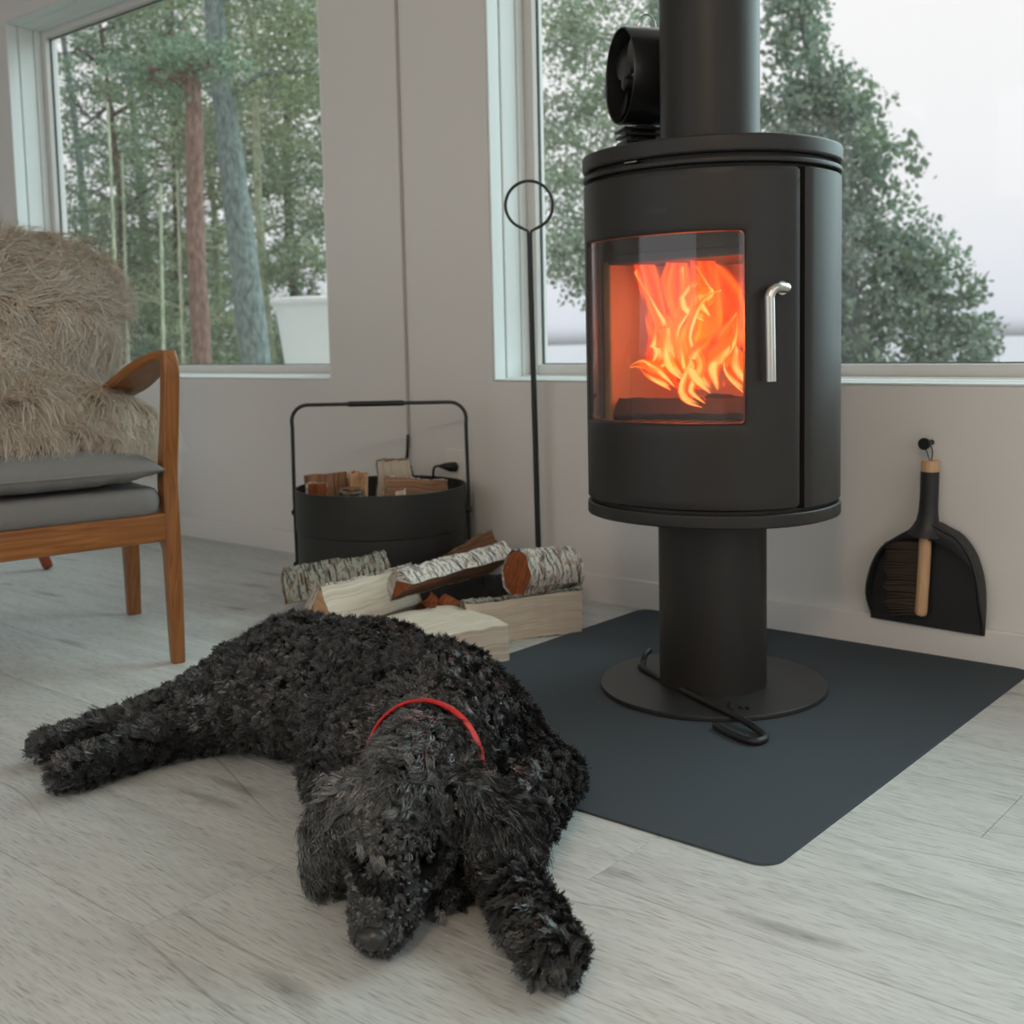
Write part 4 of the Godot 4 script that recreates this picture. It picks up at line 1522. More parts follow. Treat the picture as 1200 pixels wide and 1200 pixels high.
# ------------------------------------------------------------------ dustpan and brush on the wall
func dustpan() -> void:
	var o := thing("dustpan", "black rounded dustpan hanging on the wall below the right window", "dustpan", Vector3(-0.815, 0, 0.013))
	var raw := [Vector2(-0.926, 0.0581), Vector2(-0.930, 0.1003), Vector2(-0.9196, 0.1611), Vector2(-0.8975, 0.2056), Vector2(-0.8636, 0.2322), Vector2(-0.8400, 0.2470), Vector2(-0.8240, 0.2600), Vector2(-0.8080, 0.2630), Vector2(-0.7900, 0.2600), Vector2(-0.7745, 0.2530), Vector2(-0.748, 0.2397), Vector2(-0.7225, 0.2071), Vector2(-0.7078, 0.1608), Vector2(-0.704, 0.1134), Vector2(-0.7061, 0.0533)]
	var p3 := []
	for p in raw:
		p3.append(Vector3(p.x + 0.815, p.y, 0))
	var fine := bend(p3, 4)
	var poly := PackedVector2Array()
	for p in fine:
		poly.append(Vector2(p.x, p.y))
	# rim: the outline as a wall; deeper at the top
	var m := MB.new()
	m.slab(poly, Vector3(0, 0, 0.002), Vector3.RIGHT, Vector3.UP, Vector3(0, 0, 0.004))
	part(o, "tray", m.done(true), M.pan)
	m = MB.new()
	var rings := []
	var n := poly.size()
	for i in n:
		var p := poly[i]
		var q := poly[mini(i + 1, n - 1)] - poly[maxi(i - 1, 0)]
		var inw := Vector2(q.y, -q.x).normalized()
		var d := 0.030 * smoothstep(0.0533, 0.13, p.y) + 0.006
		if p.y > 0.25:
			d = 0.036
		rings.append(PackedVector3Array([Vector3(p.x, p.y, 0.002), Vector3(p.x + inw.x * 0.001, p.y + inw.y * 0.001, d - 0.002), Vector3(p.x + inw.x * 0.003, p.y + inw.y * 0.003, d), Vector3(p.x + inw.x * 0.006, p.y + inw.y * 0.006, d), Vector3(p.x + inw.x * 0.006, p.y + inw.y * 0.006, 0.002)]))
	m.loft(rings)
	part(o, "rim", m.done(), M.pan)
	# hood over the top of the tray
	m = MB.new()
	rings = []
	for k in 25:
		var t := k / 24.0 * 2.0 - 1.0
		var x := t * 0.098 - 0.0005
		var low := 0.229 - 0.045 * pow(absf(t), 2.4) - 0.004 * t
		var high := 0.0
		for i in poly.size() - 1:
			if (poly[i].x - x) * (poly[i + 1].x - x) <= 0.0 and absf(poly[i + 1].x - poly[i].x) > 1e-6 and poly[i].y > 0.14:
				high = maxf(high, lerpf(poly[i].y, poly[i + 1].y, (x - poly[i].x) / (poly[i + 1].x - poly[i].x)))
		low = minf(low, high - 0.004)
		var xh := x
		rings.append(PackedVector3Array([Vector3(x, low, 0.034), Vector3(xh, lerpf(low, high, 0.5), 0.0375 - 0.004 * absf(t)), Vector3(xh, high - 0.001, 0.033), Vector3(xh, high - 0.001, 0.027), Vector3(x, low, 0.030)]))
	m.loft(rings)
	part(o, "hood", m.done(), M.pan)
	m = MB.new()
	m.tube([Vector3(0.003, 0.238, 0.018), Vector3(0.004, 0.250, 0.019), Vector3(0.0055, 0.264, 0.0195), Vector3(0.0065, 0.282, 0.0195), Vector3(0.0075, 0.31, 0.019), Vector3(0.0085, 0.357, 0.019)], [0.036, 0.027, 0.0205, 0.0178, 0.0170, 0.0170], 28)
	part(o, "handle", m.done(), M.pan)
	m = MB.new()
	m.tube([Vector3(0.0085, 0.3565, 0.019), Vector3(0.0085, 0.3575, 0.019), Vector3(0.009, 0.376, 0.019), Vector3(0.009, 0.3775, 0.019)], [0.0155, 0.0165, 0.0165, 0.0150], 24)
	part(o, "handle_cap", m.done(), M.pale_wood, "pale wooden cap")
	m = MB.new()
	var lp := [Vector3(0.009, 0.372, 0.019), Vector3(0.003, 0.392, 0.020), Vector3(-0.0045, 0.413, 0.022), Vector3(-0.002, 0.4175, 0.022), Vector3(0.004, 0.4165, 0.022), Vector3(0.013, 0.395, 0.020), Vector3(0.009, 0.372, 0.019)]
	m.tube(bend(lp, 5), 0.0011, 8)
	part(o, "cord_loop", m.done(), M.rubber)
	# peg
	m = MB.new()
	m.tube([Vector3(-0.816, 0.409, 0.0), Vector3(-0.816, 0.409, 0.030), Vector3(-0.816, 0.409, 0.031), Vector3(-0.816, 0.409, 0.040), Vector3(-0.816, 0.409, 0.042)], [0.0055, 0.0055, 0.0105, 0.0115, 0.010], 24)
	solo("wall_peg", "small black round peg on the wall holding the dustpan", "peg", m.done(), M.rubber)
	# hand brush clipped in the pan
	var b := thing("hand_brush", "hand brush with a pale wooden stick handle and dark bristles, inside the dustpan", "brush", Vector3(-0.815, 0, 0.013))
	m = MB.new()
	m.tube([Vector3(0.004, 0.240, 0.026), Vector3(0.004, 0.236, 0.026), Vector3(0.001, 0.16, 0.026), Vector3(-0.003, 0.088, 0.026), Vector3(-0.0033, 0.083, 0.026), Vector3(-0.0035, 0.081, 0.026)], [0.008, 0.0115, 0.0115, 0.0115, 0.0095, 0.006], 24)
	part(b, "handle", m.done(), M.pale_wood)
	m = MB.new()
	for i in 34:
		for j in 5:
			var y := 0.222 - 0.0042 * i + rnd(-0.001, 0.001)
			var z := 0.012 + 0.0045 * j
			var len_ := 0.064 + 0.004 * sin(i * 0.7) - 0.010 * maxf(0, (i - 28) / 6.0)
			var w := 0.003 * sin(i * 0.9)
			m.tube([Vector3(-0.004, y, z), Vector3(-0.035, y + w * 0.5 - 0.002, z), Vector3(-0.008 - len_, y - 0.006 + w, z)], [0.0018, 0.0019, 0.0015], 5)
	part(b, "bristles", m.done(), M.bristle, "", "stuff")

# ------------------------------------------------------------------ other things
func small_things() -> void:
	# ring-topped fire tool standing by the wall
	var o := thing("poker_stand", "tall slim black fire tool with a ring handle, standing behind the logs", "fire tool", Vector3(-1.752, 0, 0.046))
	var right := Vector3(0.768, 0, -0.64)
	var lean := right * -0.006
	var m := MB.new()
	m.tube([Vector3(0, 0.0, 0), lean * 0.3 + Vector3(0, 0.25, 0), lean * 0.7 + Vector3(0, 0.55, 0), lean + Vector3(0, 0.868, 0)], 0.0068, 16)
	part(o, "shaft", m.done(), M.black_metal)
	m = MB.new()
	var pts := []
	var c := lean + Vector3(0, 0.932, 0)
	pts.append(lean + right * -0.0035 + Vector3(0, 0.862, 0))
	pts.append(lean + right * -0.004 + Vector3(0, 0.872, 0))
	for k in 33:
		var a := deg_to_rad(-90 - 22 - (316.0 * k / 32.0))
		pts.append(c + (right * cos(a) + Vector3(0, sin(a), 0)) * 0.0555)
	pts.append(lean + right * 0.004 + Vector3(0, 0.872, 0))
	pts.append(lean + right * 0.0035 + Vector3(0, 0.862, 0))
	m.tube(pts, 0.0037, 12)
	part(o, "ring_handle", m.done(), M.black_metal)
	m = MB.new()
	m.tube([Vector3(0, 0.095, 0), Vector3(0, 0.098, 0) - right * 0.02, Vector3(0, 0.108, 0) - right * 0.042, Vector3(0, 0.112, 0) - right * 0.046], [0.0045, 0.0045, 0.004, 0.0015], 10)
	part(o, "hook", m.done(), M.black_metal)

	# stove fan on the lid, left of the pipe
	o = thing("stove_fan", "small black heat-driven fan standing on the stove lid beside the flue", "fan", Vector3(SX - 0.163, 0.9245, SZ - 0.042))
	o.rotation.y = 0.93
	m = MB.new()
	m.loft([ring_at(Vector3(0, 0, 0), Vector3.RIGHT, Vector3.BACK, rrect(0.070, 0.062, 0.004)), ring_at(Vector3(0, 0.004, 0), Vector3.RIGHT, Vector3.BACK, rrect(0.070, 0.062, 0.004)), ring_at(Vector3(0, 0.036, 0), Vector3.RIGHT, Vector3.BACK, rrect(0.052, 0.040, 0.003)), ring_at(Vector3(0, 0.040, 0), Vector3.RIGHT, Vector3.BACK, rrect(0.058, 0.046, 0.003))])
	part(o, "foot", m.done(), M.black_metal)
	for k in 3:
		m = MB.new()
		m.box(Vector3(-0.004, 0.0435 + k * 0.011, 0), Vector3(0.078 + 0.003 * k, 0.005, 0.062), 0.0015)
		part(o, "cooling_fin", m.done(), M.black_metal)
	m = MB.new()
	m.box(Vector3(0, 0.056, 0), Vector3(0.040, 0.034, 0.030), 0.003)
	part(o, "core", m.done(), M.black_metal)
	# drum, its axis to the side
	m = MB.new()
	var ax := Basis(Vector3(0, 0, 1), Vector3(1, 0, 0), Vector3(0, 1, 0))
	var cy := Vector3(0, 0.160, 0)
	m.lathe([Vector2(0.083, -0.045), Vector2(0.085, -0.043), Vector2(0.085, 0.043), Vector2(0.083, 0.045), Vector2(0.080, 0.043), Vector2(0.080, -0.043), Vector2(0.083, -0.045)], 48, cy, ax)
	part(o, "housing", m.done(), M.fan_metal)
	m = MB.new()
	m.lathe([Vector2(0.0001, -0.038), Vector2(0.010, -0.038), Vector2(0.013, -0.034), Vector2(0.013, 0.02), Vector2(0.0001, 0.02)], 20, cy + Vector3(0, -0.012, 0), ax)
	part(o, "hub", m.done(), M.rubber)
	for k in 4:
		m = MB.new()
		var a0 := TAU * k / 4 + 0.5
		var rings := []
		for i in 9:
			var t := i / 8.0
			var r := lerpf(0.010, 0.076, t)
			var a := a0 + t * 0.35
			var wv := 0.55 * (0.6 + 0.5 * sin(PI * minf(t * 1.05, 1.0)))
			var p1 := Vector3(-0.032 + 0.002, cos(a - wv) * r, sin(a - wv) * r)
			var p2 := Vector3(-0.014, cos(a + wv) * r, sin(a + wv) * r)
			rings.append(PackedVector3Array([cy + p1, cy + (p1 + p2) / 2 + Vector3(-0.004, 0, 0), cy + p2, cy + p2 + Vector3(0.0012, 0, 0), cy + (p1 + p2) / 2 + Vector3(-0.0028, 0, 0), cy + p1 + Vector3(0.0012, 0, 0)]))
		m.loft(rings)
		part(o, "blade", m.done(), M.fan_metal)
	m = MB.new()
	m.lathe([Vector2(0.012, 0.036), Vector2(0.079, 0.030), Vector2(0.079, 0.032), Vector2(0.012, 0.038)], 40, cy, ax)
	part(o, "back_plate", m.done(), M.fan_metal)
	m = MB.new()
	m.tube(bend([cy + Vector3(-0.01, 0.084, 0.0), cy + Vector3(-0.006, 0.101, 0), cy + Vector3(0.008, 0.110, 0), cy + Vector3(0.022, 0.101, 0), cy + Vector3(0.026, 0.084, 0)], 4), 0.0012, 8)
	part(o, "carrying_loop", m.done(), M.steel)
	# bright latch under the lid edge
	m = MB.new()
	var lo := oval(deg_to_rad(-6), -0.004)
	m.box(Vector3(lo.x, 0.8915, lo.y), Vector3(0.026, 0.0032, 0.010), 0.0012, Basis(Vector3.UP, deg_to_rad(-6)))
	part(get_node("wood_stove"), "damper_tab", m.done(), M.steel, "bright metal tab")

	# wall socket, plug and cords
	o = thing("wall_socket", "white wall socket plate half hidden behind the log bin", "socket", Vector3(-2.061, 0.281, 0))
	m = MB.new()
	m.box(Vector3(0, 0, 0.003), Vector3(0.075, 0.118, 0.006), 0.003)
	part(o, "plate", m.done(), M.outlet)
	for y in [-0.024, 0.014]:
		m = MB.new()
		m.box(Vector3(0.0, y, 0.0065), Vector3(0.036, 0.029, 0.004), 0.0018)
		part(o, "outlet_face", m.done(), M.outlet)
	o = thing("power_plug", "black plug in the wall socket, its cord bending down behind the bin", "plug", Vector3(-2.061, 0.295, 0.009))
	m = MB.new()
	m.tube([Vector3(0.006, 0, 0), Vector3(0.006, 0, 0.004), Vector3(0.002, 0.001, 0.019), Vector3(-0.006, 0.003, 0.027), Vector3(-0.022, 0.003, 0.031)], [0.010, 0.013, 0.012, 0.009, 0.004], 16)
	part(o, "plug_body", m.done(), M.rubber)
	m = MB.new()
	m.tube(bend([Vector3(-0.016, 0.003, 0.031), Vector3(-0.038, 0.001, 0.030), Vector3(-0.050, -0.012, 0.026), Vector3(-0.054, -0.035, 0.022), Vector3(-0.056, -0.09, 0.012), Vector3(-0.060, -0.20, 0.008), Vector3(-0.064, -0.288, 0.012)], 6), 0.0032, 8)
	part(o, "cord", m.done(), M.rubber)
	m = MB.new()
	m.tube([Vector3(-2.231, 0.335, 0.004), Vector3(-2.230, 1.2, 0.004), Vector3(-2.2295, 2.49, 0.004)], 0.0038, 8)
	solo("lamp_cable", "thin grey cable running straight up the wall between the windows", "cable", m.done(), M.cable)
	m = MB.new()
	m.tube(bend([Vector3(-2.231, 0.372, 0.006), Vector3(-2.2305, 0.345, 0.009), Vector3(-2.232, 0.315, 0.011), Vector3(-2.243, 0.285, 0.012), Vector3(-2.25, 0.20, 0.010), Vector3(-2.25, 0.073, 0.010)], 5), 0.0042, 8)
	solo("black_cord", "black cord tail at the foot of the grey wall cable, dropping behind the bin", "cord", m.done(), M.rubber)

	# a small stool behind the chair, of which one raked leg shows
	o = thing("footstool", "low wooden stool behind the armchair, one raked reddish leg showing", "stool", Vector3(-3.33, 0, 0.80))
	for k in 4:
		var sx: float = [1, -1, -1, 1][k]
		var sz: float = [-1, -1, 1, 1][k]
		m = MB.new()
		m.tube([Vector3(sx * 0.213, 0.003, sz * 0.232), Vector3(sx * 0.210, 0.012, sz * 0.230), Vector3(sx * 0.13, 0.29, sz * 0.17)], [0.012, 0.0145, 0.020], 14)
		part(o, "leg", m.done(), M.red_wood)
	m = MB.new()
	m.loft([ring_at(Vector3(0, 0.285, 0), Vector3.RIGHT, Vector3.BACK, rrect(0.34, 0.42, 0.06)), ring_at(Vector3(0, 0.29, 0), Vector3.RIGHT, Vector3.BACK, rrect(0.36, 0.44, 0.06)), ring_at(Vector3(0, 0.306, 0), Vector3.RIGHT, Vector3.BACK, rrect(0.36, 0.44, 0.06)), ring_at(Vector3(0, 0.311, 0), Vector3.RIGHT, Vector3.BACK, rrect(0.34, 0.42, 0.06))])
	part(o, "seat", m.done(), M.red_wood)

# ------------------------------------------------------------------ outdoors
func leaf_cluster(seed_: int, n: int, rad: float, leaf: float, flat: float) -> ArrayMesh:
	var g := RandomNumberGenerator.new()
	g.seed = seed_
	var m := MB.new()
	for i in n:
		var d := Vector3(g.randfn(), g.randfn() * flat, g.randfn()).normalized()
		var p := d * rad * pow(g.randf(), 0.5)
		p.y *= flat
		var a := (d + Vector3(g.randfn(), g.randfn(), g.randfn()) * 0.8).normalized()
		var b := a.cross(Vector3(g.randfn(), g.randfn(), g.randfn())).normalized()
		var L := leaf * g.randf_range(0.7, 1.25)
		var w := L * g.randf_range(0.28, 0.42)
		var nn := a.cross(b) * w * 0.35
		var i0 := m.vert(p - a * L * 0.5)
		m.vert(p + b * w + nn)
		m.vert(p + a * L * 0.5)
		m.vert(p - b * w + nn)
		m.tri(i0, i0 + 1, i0 + 2)
		m.tri(i0, i0 + 2, i0 + 3)
	return m.done(true)

func leaf_mat(c: Color) -> StandardMaterial3D:
	var m := mat(c, 0.6, 0.0, 0.3)
	m.backlight_enabled = true
	m.backlight = Color(0.55, 0.6, 0.4)
	m.vertex_color_use_as_albedo = true
	return m

var leafs := {}

# trunk points, radii, crown lobes [centre, radius, clusters]
func tree(called: String, label: String, line: Array, r0: float, r1: float, bark: Material, lobes: Array, kind: String, lm: Material, group: String, twigs := 0.010, sc := 1.0) -> Node3D:
	var o := thing(called, label, "tree", line[0], 0, group)
	var base: Vector3 = line[0]
	var pts := []
	for p in bend(line, 5):
		pts.append(p - base)
	var radii := []
	for i in pts.size():
		radii.append(lerpf(r0, r1, float(i) / (pts.size() - 1)) * (1.0 + 0.05 * sin(i * 2.1)))
	var m := MB.new()
	m.tube(pts, radii, 14)
	part(o, "trunk", m.done(), bark)
	var at := [[], [], []]
	var tints := [[], [], []]
	for l in lobes:
		var c: Vector3 = l[0] - base
		var rad = l[1]
		var R: Vector3 = rad if rad is Vector3 else Vector3(rad, rad, rad)
		# a branch out to the lobe, with twigs
		var k := 0
		var best := 1e9
		for i in pts.size():
			var d := absf(pts[i].y - (c.y - 0.35 * Vector2(c.x - pts[i].x, c.z - pts[i].z).length()))
			if d < best:
				best = d
				k = i
		if pts[k].distance_to(c) > 0.12:
			m = MB.new()
			var mid: Vector3 = pts[k].lerp(c, 0.5) + Vector3(rnd(-0.12, 0.12), rnd(-0.05, 0.12), rnd(-0.12, 0.12))
			m.tube(bend([pts[k], mid, c, c + (c - mid) * 0.5], 5), [twigs * 2.2, twigs * 2.1, twigs * 2.0, twigs * 1.9, twigs * 1.8, twigs * 1.6, twigs * 1.5, twigs * 1.4, twigs * 1.3, twigs * 1.2, twigs * 1.1, twigs, twigs * 0.9, twigs * 0.7, twigs * 0.6, twigs * 0.4], 6)
			for q in 5:
				var s: Vector3 = mid.lerp(c, rnd(0.1, 1.0))
				var e := s + Vector3(rnd(-1, 1) * R.x, rnd(-0.5, 0.8) * R.y, rnd(-1, 1) * R.z)
				m.tube(bend([s, s.lerp(e, 0.5) + Vector3(rnd(-0.05, 0.05), rnd(-0.06, 0.06), rnd(-0.05, 0.05)), e], 4), [twigs * 0.8, twigs * 0.75, twigs * 0.7, twigs * 0.65, twigs * 0.6, twigs * 0.5, twigs * 0.4, twigs * 0.3, twigs * 0.25], 5)
			part(o, "branch", m.done(), bark)
		for i in l[2]:
			var d := Vector3(rng.randfn(), rng.randfn(), rng.randfn()).normalized() * pow(rng.randf(), 0.45)
			var b := Basis.from_euler(Vector3(rnd(-0.6, 0.6), rnd(0, TAU), rnd(-0.6, 0.6))) * (rnd(0.7, 1.25) * sc)
			var v: int = i % 3
			at[v].append(Transform3D(b, c + d * R))
			var t := rnd(0.72, 1.18)
			tints[v].append(Color(t * rnd(0.92, 1.08), t, t * rnd(0.88, 1.1)))
	for v in 3:
		if at[v].size():
			many(o, "foliage", leafs[kind][v], lm, at[v], tints[v])
	return o

func outdoors() -> void:
	leafs.broad = []
	leafs.fine = []
	for k in 3:
		leafs.broad.append(leaf_cluster(500 + k, 22, 0.13, 0.055, 0.8))
		leafs.fine.append(leaf_cluster(520 + k, 46, 0.17, 0.036, 0.55))
	var oakleaf := leaf_mat(Color(0.61, 0.68, 0.64))
	var deep := leaf_mat(Color(0.56, 0.645, 0.575))
	var olive := leaf_mat(Color(0.62, 0.67, 0.575))
	var mossy := leaf_mat(Color(0.69, 0.75, 0.69))
	var red := textured(mat(Color.WHITE, 0.9), trunk_texture(Color(0.62, 0.50, 0.45), Color(0.50, 0.38, 0.34), 91), Vector3(3, 0.6, 1))
	var lichen := textured(mat(Color.WHITE, 0.9), trunk_texture(Color(0.58, 0.635, 0.62), Color(0.46, 0.52, 0.51), 92), Vector3(2, 0.6, 1))
	var brown := textured(mat(Color.WHITE, 0.9), trunk_texture(Color(0.50, 0.44, 0.38), Color(0.33, 0.29, 0.25), 93), Vector3(2, 0.6, 1))
	var green := textured(mat(Color.WHITE, 0.85), trunk_texture(Color(0.80, 0.82, 0.71), Color(0.66, 0.69, 0.58), 94), Vector3(4, 0.6, 1))
	# ground falling to the water
	var m := MB.new()
	var n := noise(17, 0.25, 3)
	var w := 60
	for j in w + 1:
		for i in w + 1:
			var x := -34.0 + 60.0 * i / w
			var z := -0.2 - 34.0 * j / w
			var y := -0.25 + n.get_noise_2d(x, z) * 0.18 * smoothstep(0, 4, -z) - 2.6 * smoothstep(11.0, 30.0, -z + x * 0.25)
			m.vert(Vector3(x, y, z), Vector2(x, z))
	for j in w:
		for i in w:
			var b := j * (w + 1) + i
			m.quad(b, b + w + 1, b + w + 2, b + 1)
	struct("ground", m.done(), mat(Color(0.40, 0.39, 0.31), 0.95), "forest floor sloping to the water outside", "ground")
	m = MB.new()
	var far := [Vector3(-300, -2.3, -20), Vector3(300, -2.3, -20), Vector3(300, -2.3, -500), Vector3(-300, -2.3, -500)]
	for p in far:
		m.vert(p)
	m.quad(0, 3, 2, 1)
	struct("water", m.done(), mat(Color(0.62, 0.66, 0.70), 0.15), "pale lake beyond the trees", "water")

	var g := "trees in the wood outside the left window"
	var O := Vector3(0, 0, 2.1655)
	var spot := func(t: float, d: float) -> Vector3:
		var dir := Vector3(-0.973, 0, -0.529).lerp(Vector3(-0.792, 0, -0.666), t)
		return O + dir * d
	# the trunks that can be told apart
	tree("red_trunk_tree", "reddish-brown trunk broken off high up, left of the grey-green leaning trunk", [Vector3(-5.56, -0.3, -1.63), Vector3(-5.591, 0.525, -1.663), Vector3(-5.65, 1.25, -1.70), Vector3(-5.70, 2.05, -1.76), Vector3(-5.76, 2.12, -1.72)], 0.058, 0.044, red, [[Vector3(-5.85, 2.12, -1.6), Vector3(0.26, 0.14, 0.26), 18], [Vector3(-5.62, 2.2, -1.75), Vector3(0.24, 0.12, 0.24), 14]], "fine", deep, "")
	tree("lichen_tree", "thick grey-green lichen-covered trunk leaning across the left window", [Vector3(-5.66, -0.3, -2.16), Vector3(-5.771, 0.511, -2.166), Vector3(-5.90, 1.4, -2.18), Vector3(-6.0, 2.1, -2.185), Vector3(-6.067, 2.676, -2.187), Vector3(-6.15, 3.6, -2.2)], 0.105, 0.045, lichen, [[Vector3(-6.6, 2.3, -2.1), 0.35, 26], [Vector3(-5.75, 2.3, -2.6), 0.35, 30], [Vector3(-6.5, 2.9, -2.0), 0.4, 34], [Vector3(-5.7, 2.9, -2.5), 0.45, 50]], "fine", olive, "", 0.007)
	tree("sapling", "leftmost pale green sapling stem in the left window", [Vector3(-5.44, -0.3, -1.05), Vector3(-5.492, 0.541, -1.095), Vector3(-5.60, 1.886, -1.171)], 0.013, 0.007, green, [], "fine", deep, "")
	tree("sapling", "second thin green sapling stem from the left in the left window", [Vector3(-6.33, -0.3, -1.62), Vector3(-6.367, 0.526, -1.671), Vector3(-6.452, 1.787, -1.757)], 0.012, 0.007, green, [], "fine", deep, "")
	tree("sapling", "straight green sapling stem left of the palest one in the left window", [Vector3(-5.29, -0.3, -1.21), Vector3(-5.315, 0.536, -1.242), Vector3(-5.37, 1.462, -1.31)], 0.0115, 0.007, green, [], "fine", deep, "")
	tree("sapling", "palest cream-green sapling stem, just left of the reddish trunk", [Vector3(-5.64, -0.3, -1.56), Vector3(-5.673, 0.527, -1.596), Vector3(-5.747, 1.602, -1.667)], 0.0135, 0.008, green, [], "fine", deep, "")
	tree("brown_trunk_tree", "slim brown trunk rising through the leaves above the pale saplings", [Vector3(-8.70, -0.3, -3.58), Vector3(-8.744, 0.477, -3.608), Vector3(-8.89, 2.719, -3.763), Vector3(-8.95, 4.2, -3.8)], 0.045, 0.03, brown, [[Vector3(-9.0, 3.2, -3.6), 0.5, 36]], "fine", deep, "")
	# thicket behind and between them
	var rows := [[-0.12, 10.5, 0.05, 0], [0.06, 12.5, 0.06, 1], [0.20, 9.8, 0.035, 0], [0.33, 13.0, 0.07, 1], [0.47, 11.5, 0.05, 0], [0.60, 10.2, 0.04, 2], [0.70, 12.8, 0.07, 0], [0.82, 9.2, 0.045, 2], [0.93, 11.2, 0.06, 0], [1.06, 9.6, 0.05, 2], [1.2, 12.0, 0.06, 0]]
	var i := 0
	for r in rows:
		var b: Vector3 = spot.call(r[0], r[1])
		var lobes := []
		var hgt: float = 3.6 * r[1] / 10.0
		var cnt := 13
		for k in cnt:
			var h: float = lerpf(0.15, hgt, (k + 0.5) / cnt)
			var dense := 34 if h < hgt * 0.42 else (20 if r[0] > 0.45 else 15)
			lobes.append([b + Vector3(rnd(-0.75, 0.75), h, rnd(-0.75, 0.75)), Vector3(0.62, 0.34, 0.62) * rnd(0.8, 1.2), dense])
		tree("thicket_tree", "leafy young tree among the bright gaps of the wood", [b + Vector3(0, -0.3, 0), b + Vector3(rnd(-0.1, 0.1), hgt * 0.5, rnd(-0.1, 0.1)), b + Vector3(rnd(-0.15, 0.15), hgt, rnd(-0.15, 0.15))], r[2], r[2] * 0.4, [brown, lichen, green][r[3]], lobes, "fine", [deep, deep, olive][r[3]], g, 0.009)
		i += 1
	# pale mossy tree seen between the window frame and the stove
	tree("mossy_tree", "pale mossy tree with drooping branches between the window frame and the stove", [Vector3(-4.42, -0.3, -4.85), Vector3(-4.45, 1.0, -4.8), Vector3(-4.5, 2.2, -4.75), Vector3(-4.55, 3.6, -4.7)], 0.12, 0.06, lichen,
		[[Vector3(-5.061, 2.75, -4.336), 0.40, 40], [Vector3(-4.858, 2.25, -4.446), 0.40, 40], [Vector3(-5.05, 2.0, -4.25), 0.30, 24], [Vector3(-5.02, 1.70, -4.255), 0.34, 34], [Vector3(-4.80, 1.5, -4.4), 0.36, 38], [Vector3(-4.985, 1.22, -4.19), 0.28, 34], [Vector3(-4.78, 2.7, -4.55), 0.42, 40], [Vector3(-4.78, 1.12, -4.40), 0.28, 28], [Vector3(-4.5, 1.9, -4.7), 0.45, 40], [Vector3(-4.4, 2.6, -4.8), 0.45, 34]], "fine", mossy, "", 0.008)
	# the broad tree against the sky
	var L := []
	for q in [[Vector3(-4.30, 3.25, -6.30), 0.26, 24], [Vector3(-4.339, 2.90, -6.272), 0.33, 46], [Vector3(-4.16, 2.46, -6.375), 0.40, 64], [Vector3(-3.95, 2.36, -6.544), 0.30, 38], [Vector3(-4.35, 2.2, -6.2), 0.36, 60], [Vector3(-3.80, 1.93, -6.60), 0.34, 46], [Vector3(-4.10, 1.85, -6.35), 0.45, 84], [Vector3(-3.67, 1.35, -6.67), 0.34, 46], [Vector3(-3.42, 1.08, -6.82), 0.30, 40], [Vector3(-3.25, 0.86, -6.92), 0.22, 24], [Vector3(-3.13, 0.56, -7.0), 0.24, 30], [Vector3(-4.101, 1.50, -6.306), 0.45, 84], [Vector3(-3.80, 1.15, -6.48), 0.45, 84], [Vector3(-4.2, 0.95, -6.15), 0.45, 80], [Vector3(-3.6, 0.75, -6.65), 0.38, 60], [Vector3(-3.95, 0.55, -6.35), 0.45, 70], [Vector3(-3.35, 0.45, -6.85), 0.32, 40], [Vector3(-4.4, 1.6, -6.1), 0.4, 60]]:
		L.append(q)
	tree("broad_tree", "broad dark leafy tree against the white sky, right of the stove", [Vector3(-3.80, -0.3, -6.36), Vector3(-3.841, 0.385, -6.371), Vector3(-3.967, 1.477, -6.401), Vector3(-4.1, 2.2, -6.38), Vector3(-4.25, 3.1, -6.3)], 0.12, 0.03, lichen, L, "broad", oakleaf, "", 0.010)

	# white garden things close to the left window
	var tb := thing("garden_tub", "tall white tapered tub with a rim outside the left window", "planter", Vector3(-3.885, -0.25, -1.145))
	m = MB.new()
	m.lathe([Vector2(0.0001, 0.0), Vector2(0.085, 0.0), Vector2(0.10, 0.02), Vector2(0.225, 1.02), Vector2(0.242, 1.035), Vector2(0.248, 1.05), Vector2(0.242, 1.063), Vector2(0.225, 1.065), Vector2(0.215, 1.05), Vector2(0.20, 0.9), Vector2(0.0001, 0.9)], 48)
	part(tb, "tub", m.done(), M.white_plastic)
	m = MB.new()
	m.lathe([Vector2(0.0001, 0.0), Vector2(0.09, 0.0), Vector2(0.05, 0.05), Vector2(0.03, 0.9), Vector2(0.035, 1.05), Vector2(0.05, 1.075), Vector2(0.052, 1.11), Vector2(0.046, 1.14), Vector2(0.0001, 1.15)], 28)
	solo("garden_post", "white round-topped post behind the white tub outside", "post", m.done(), M.white_plastic).position = Vector3(-4.115, -0.25, -1.36)

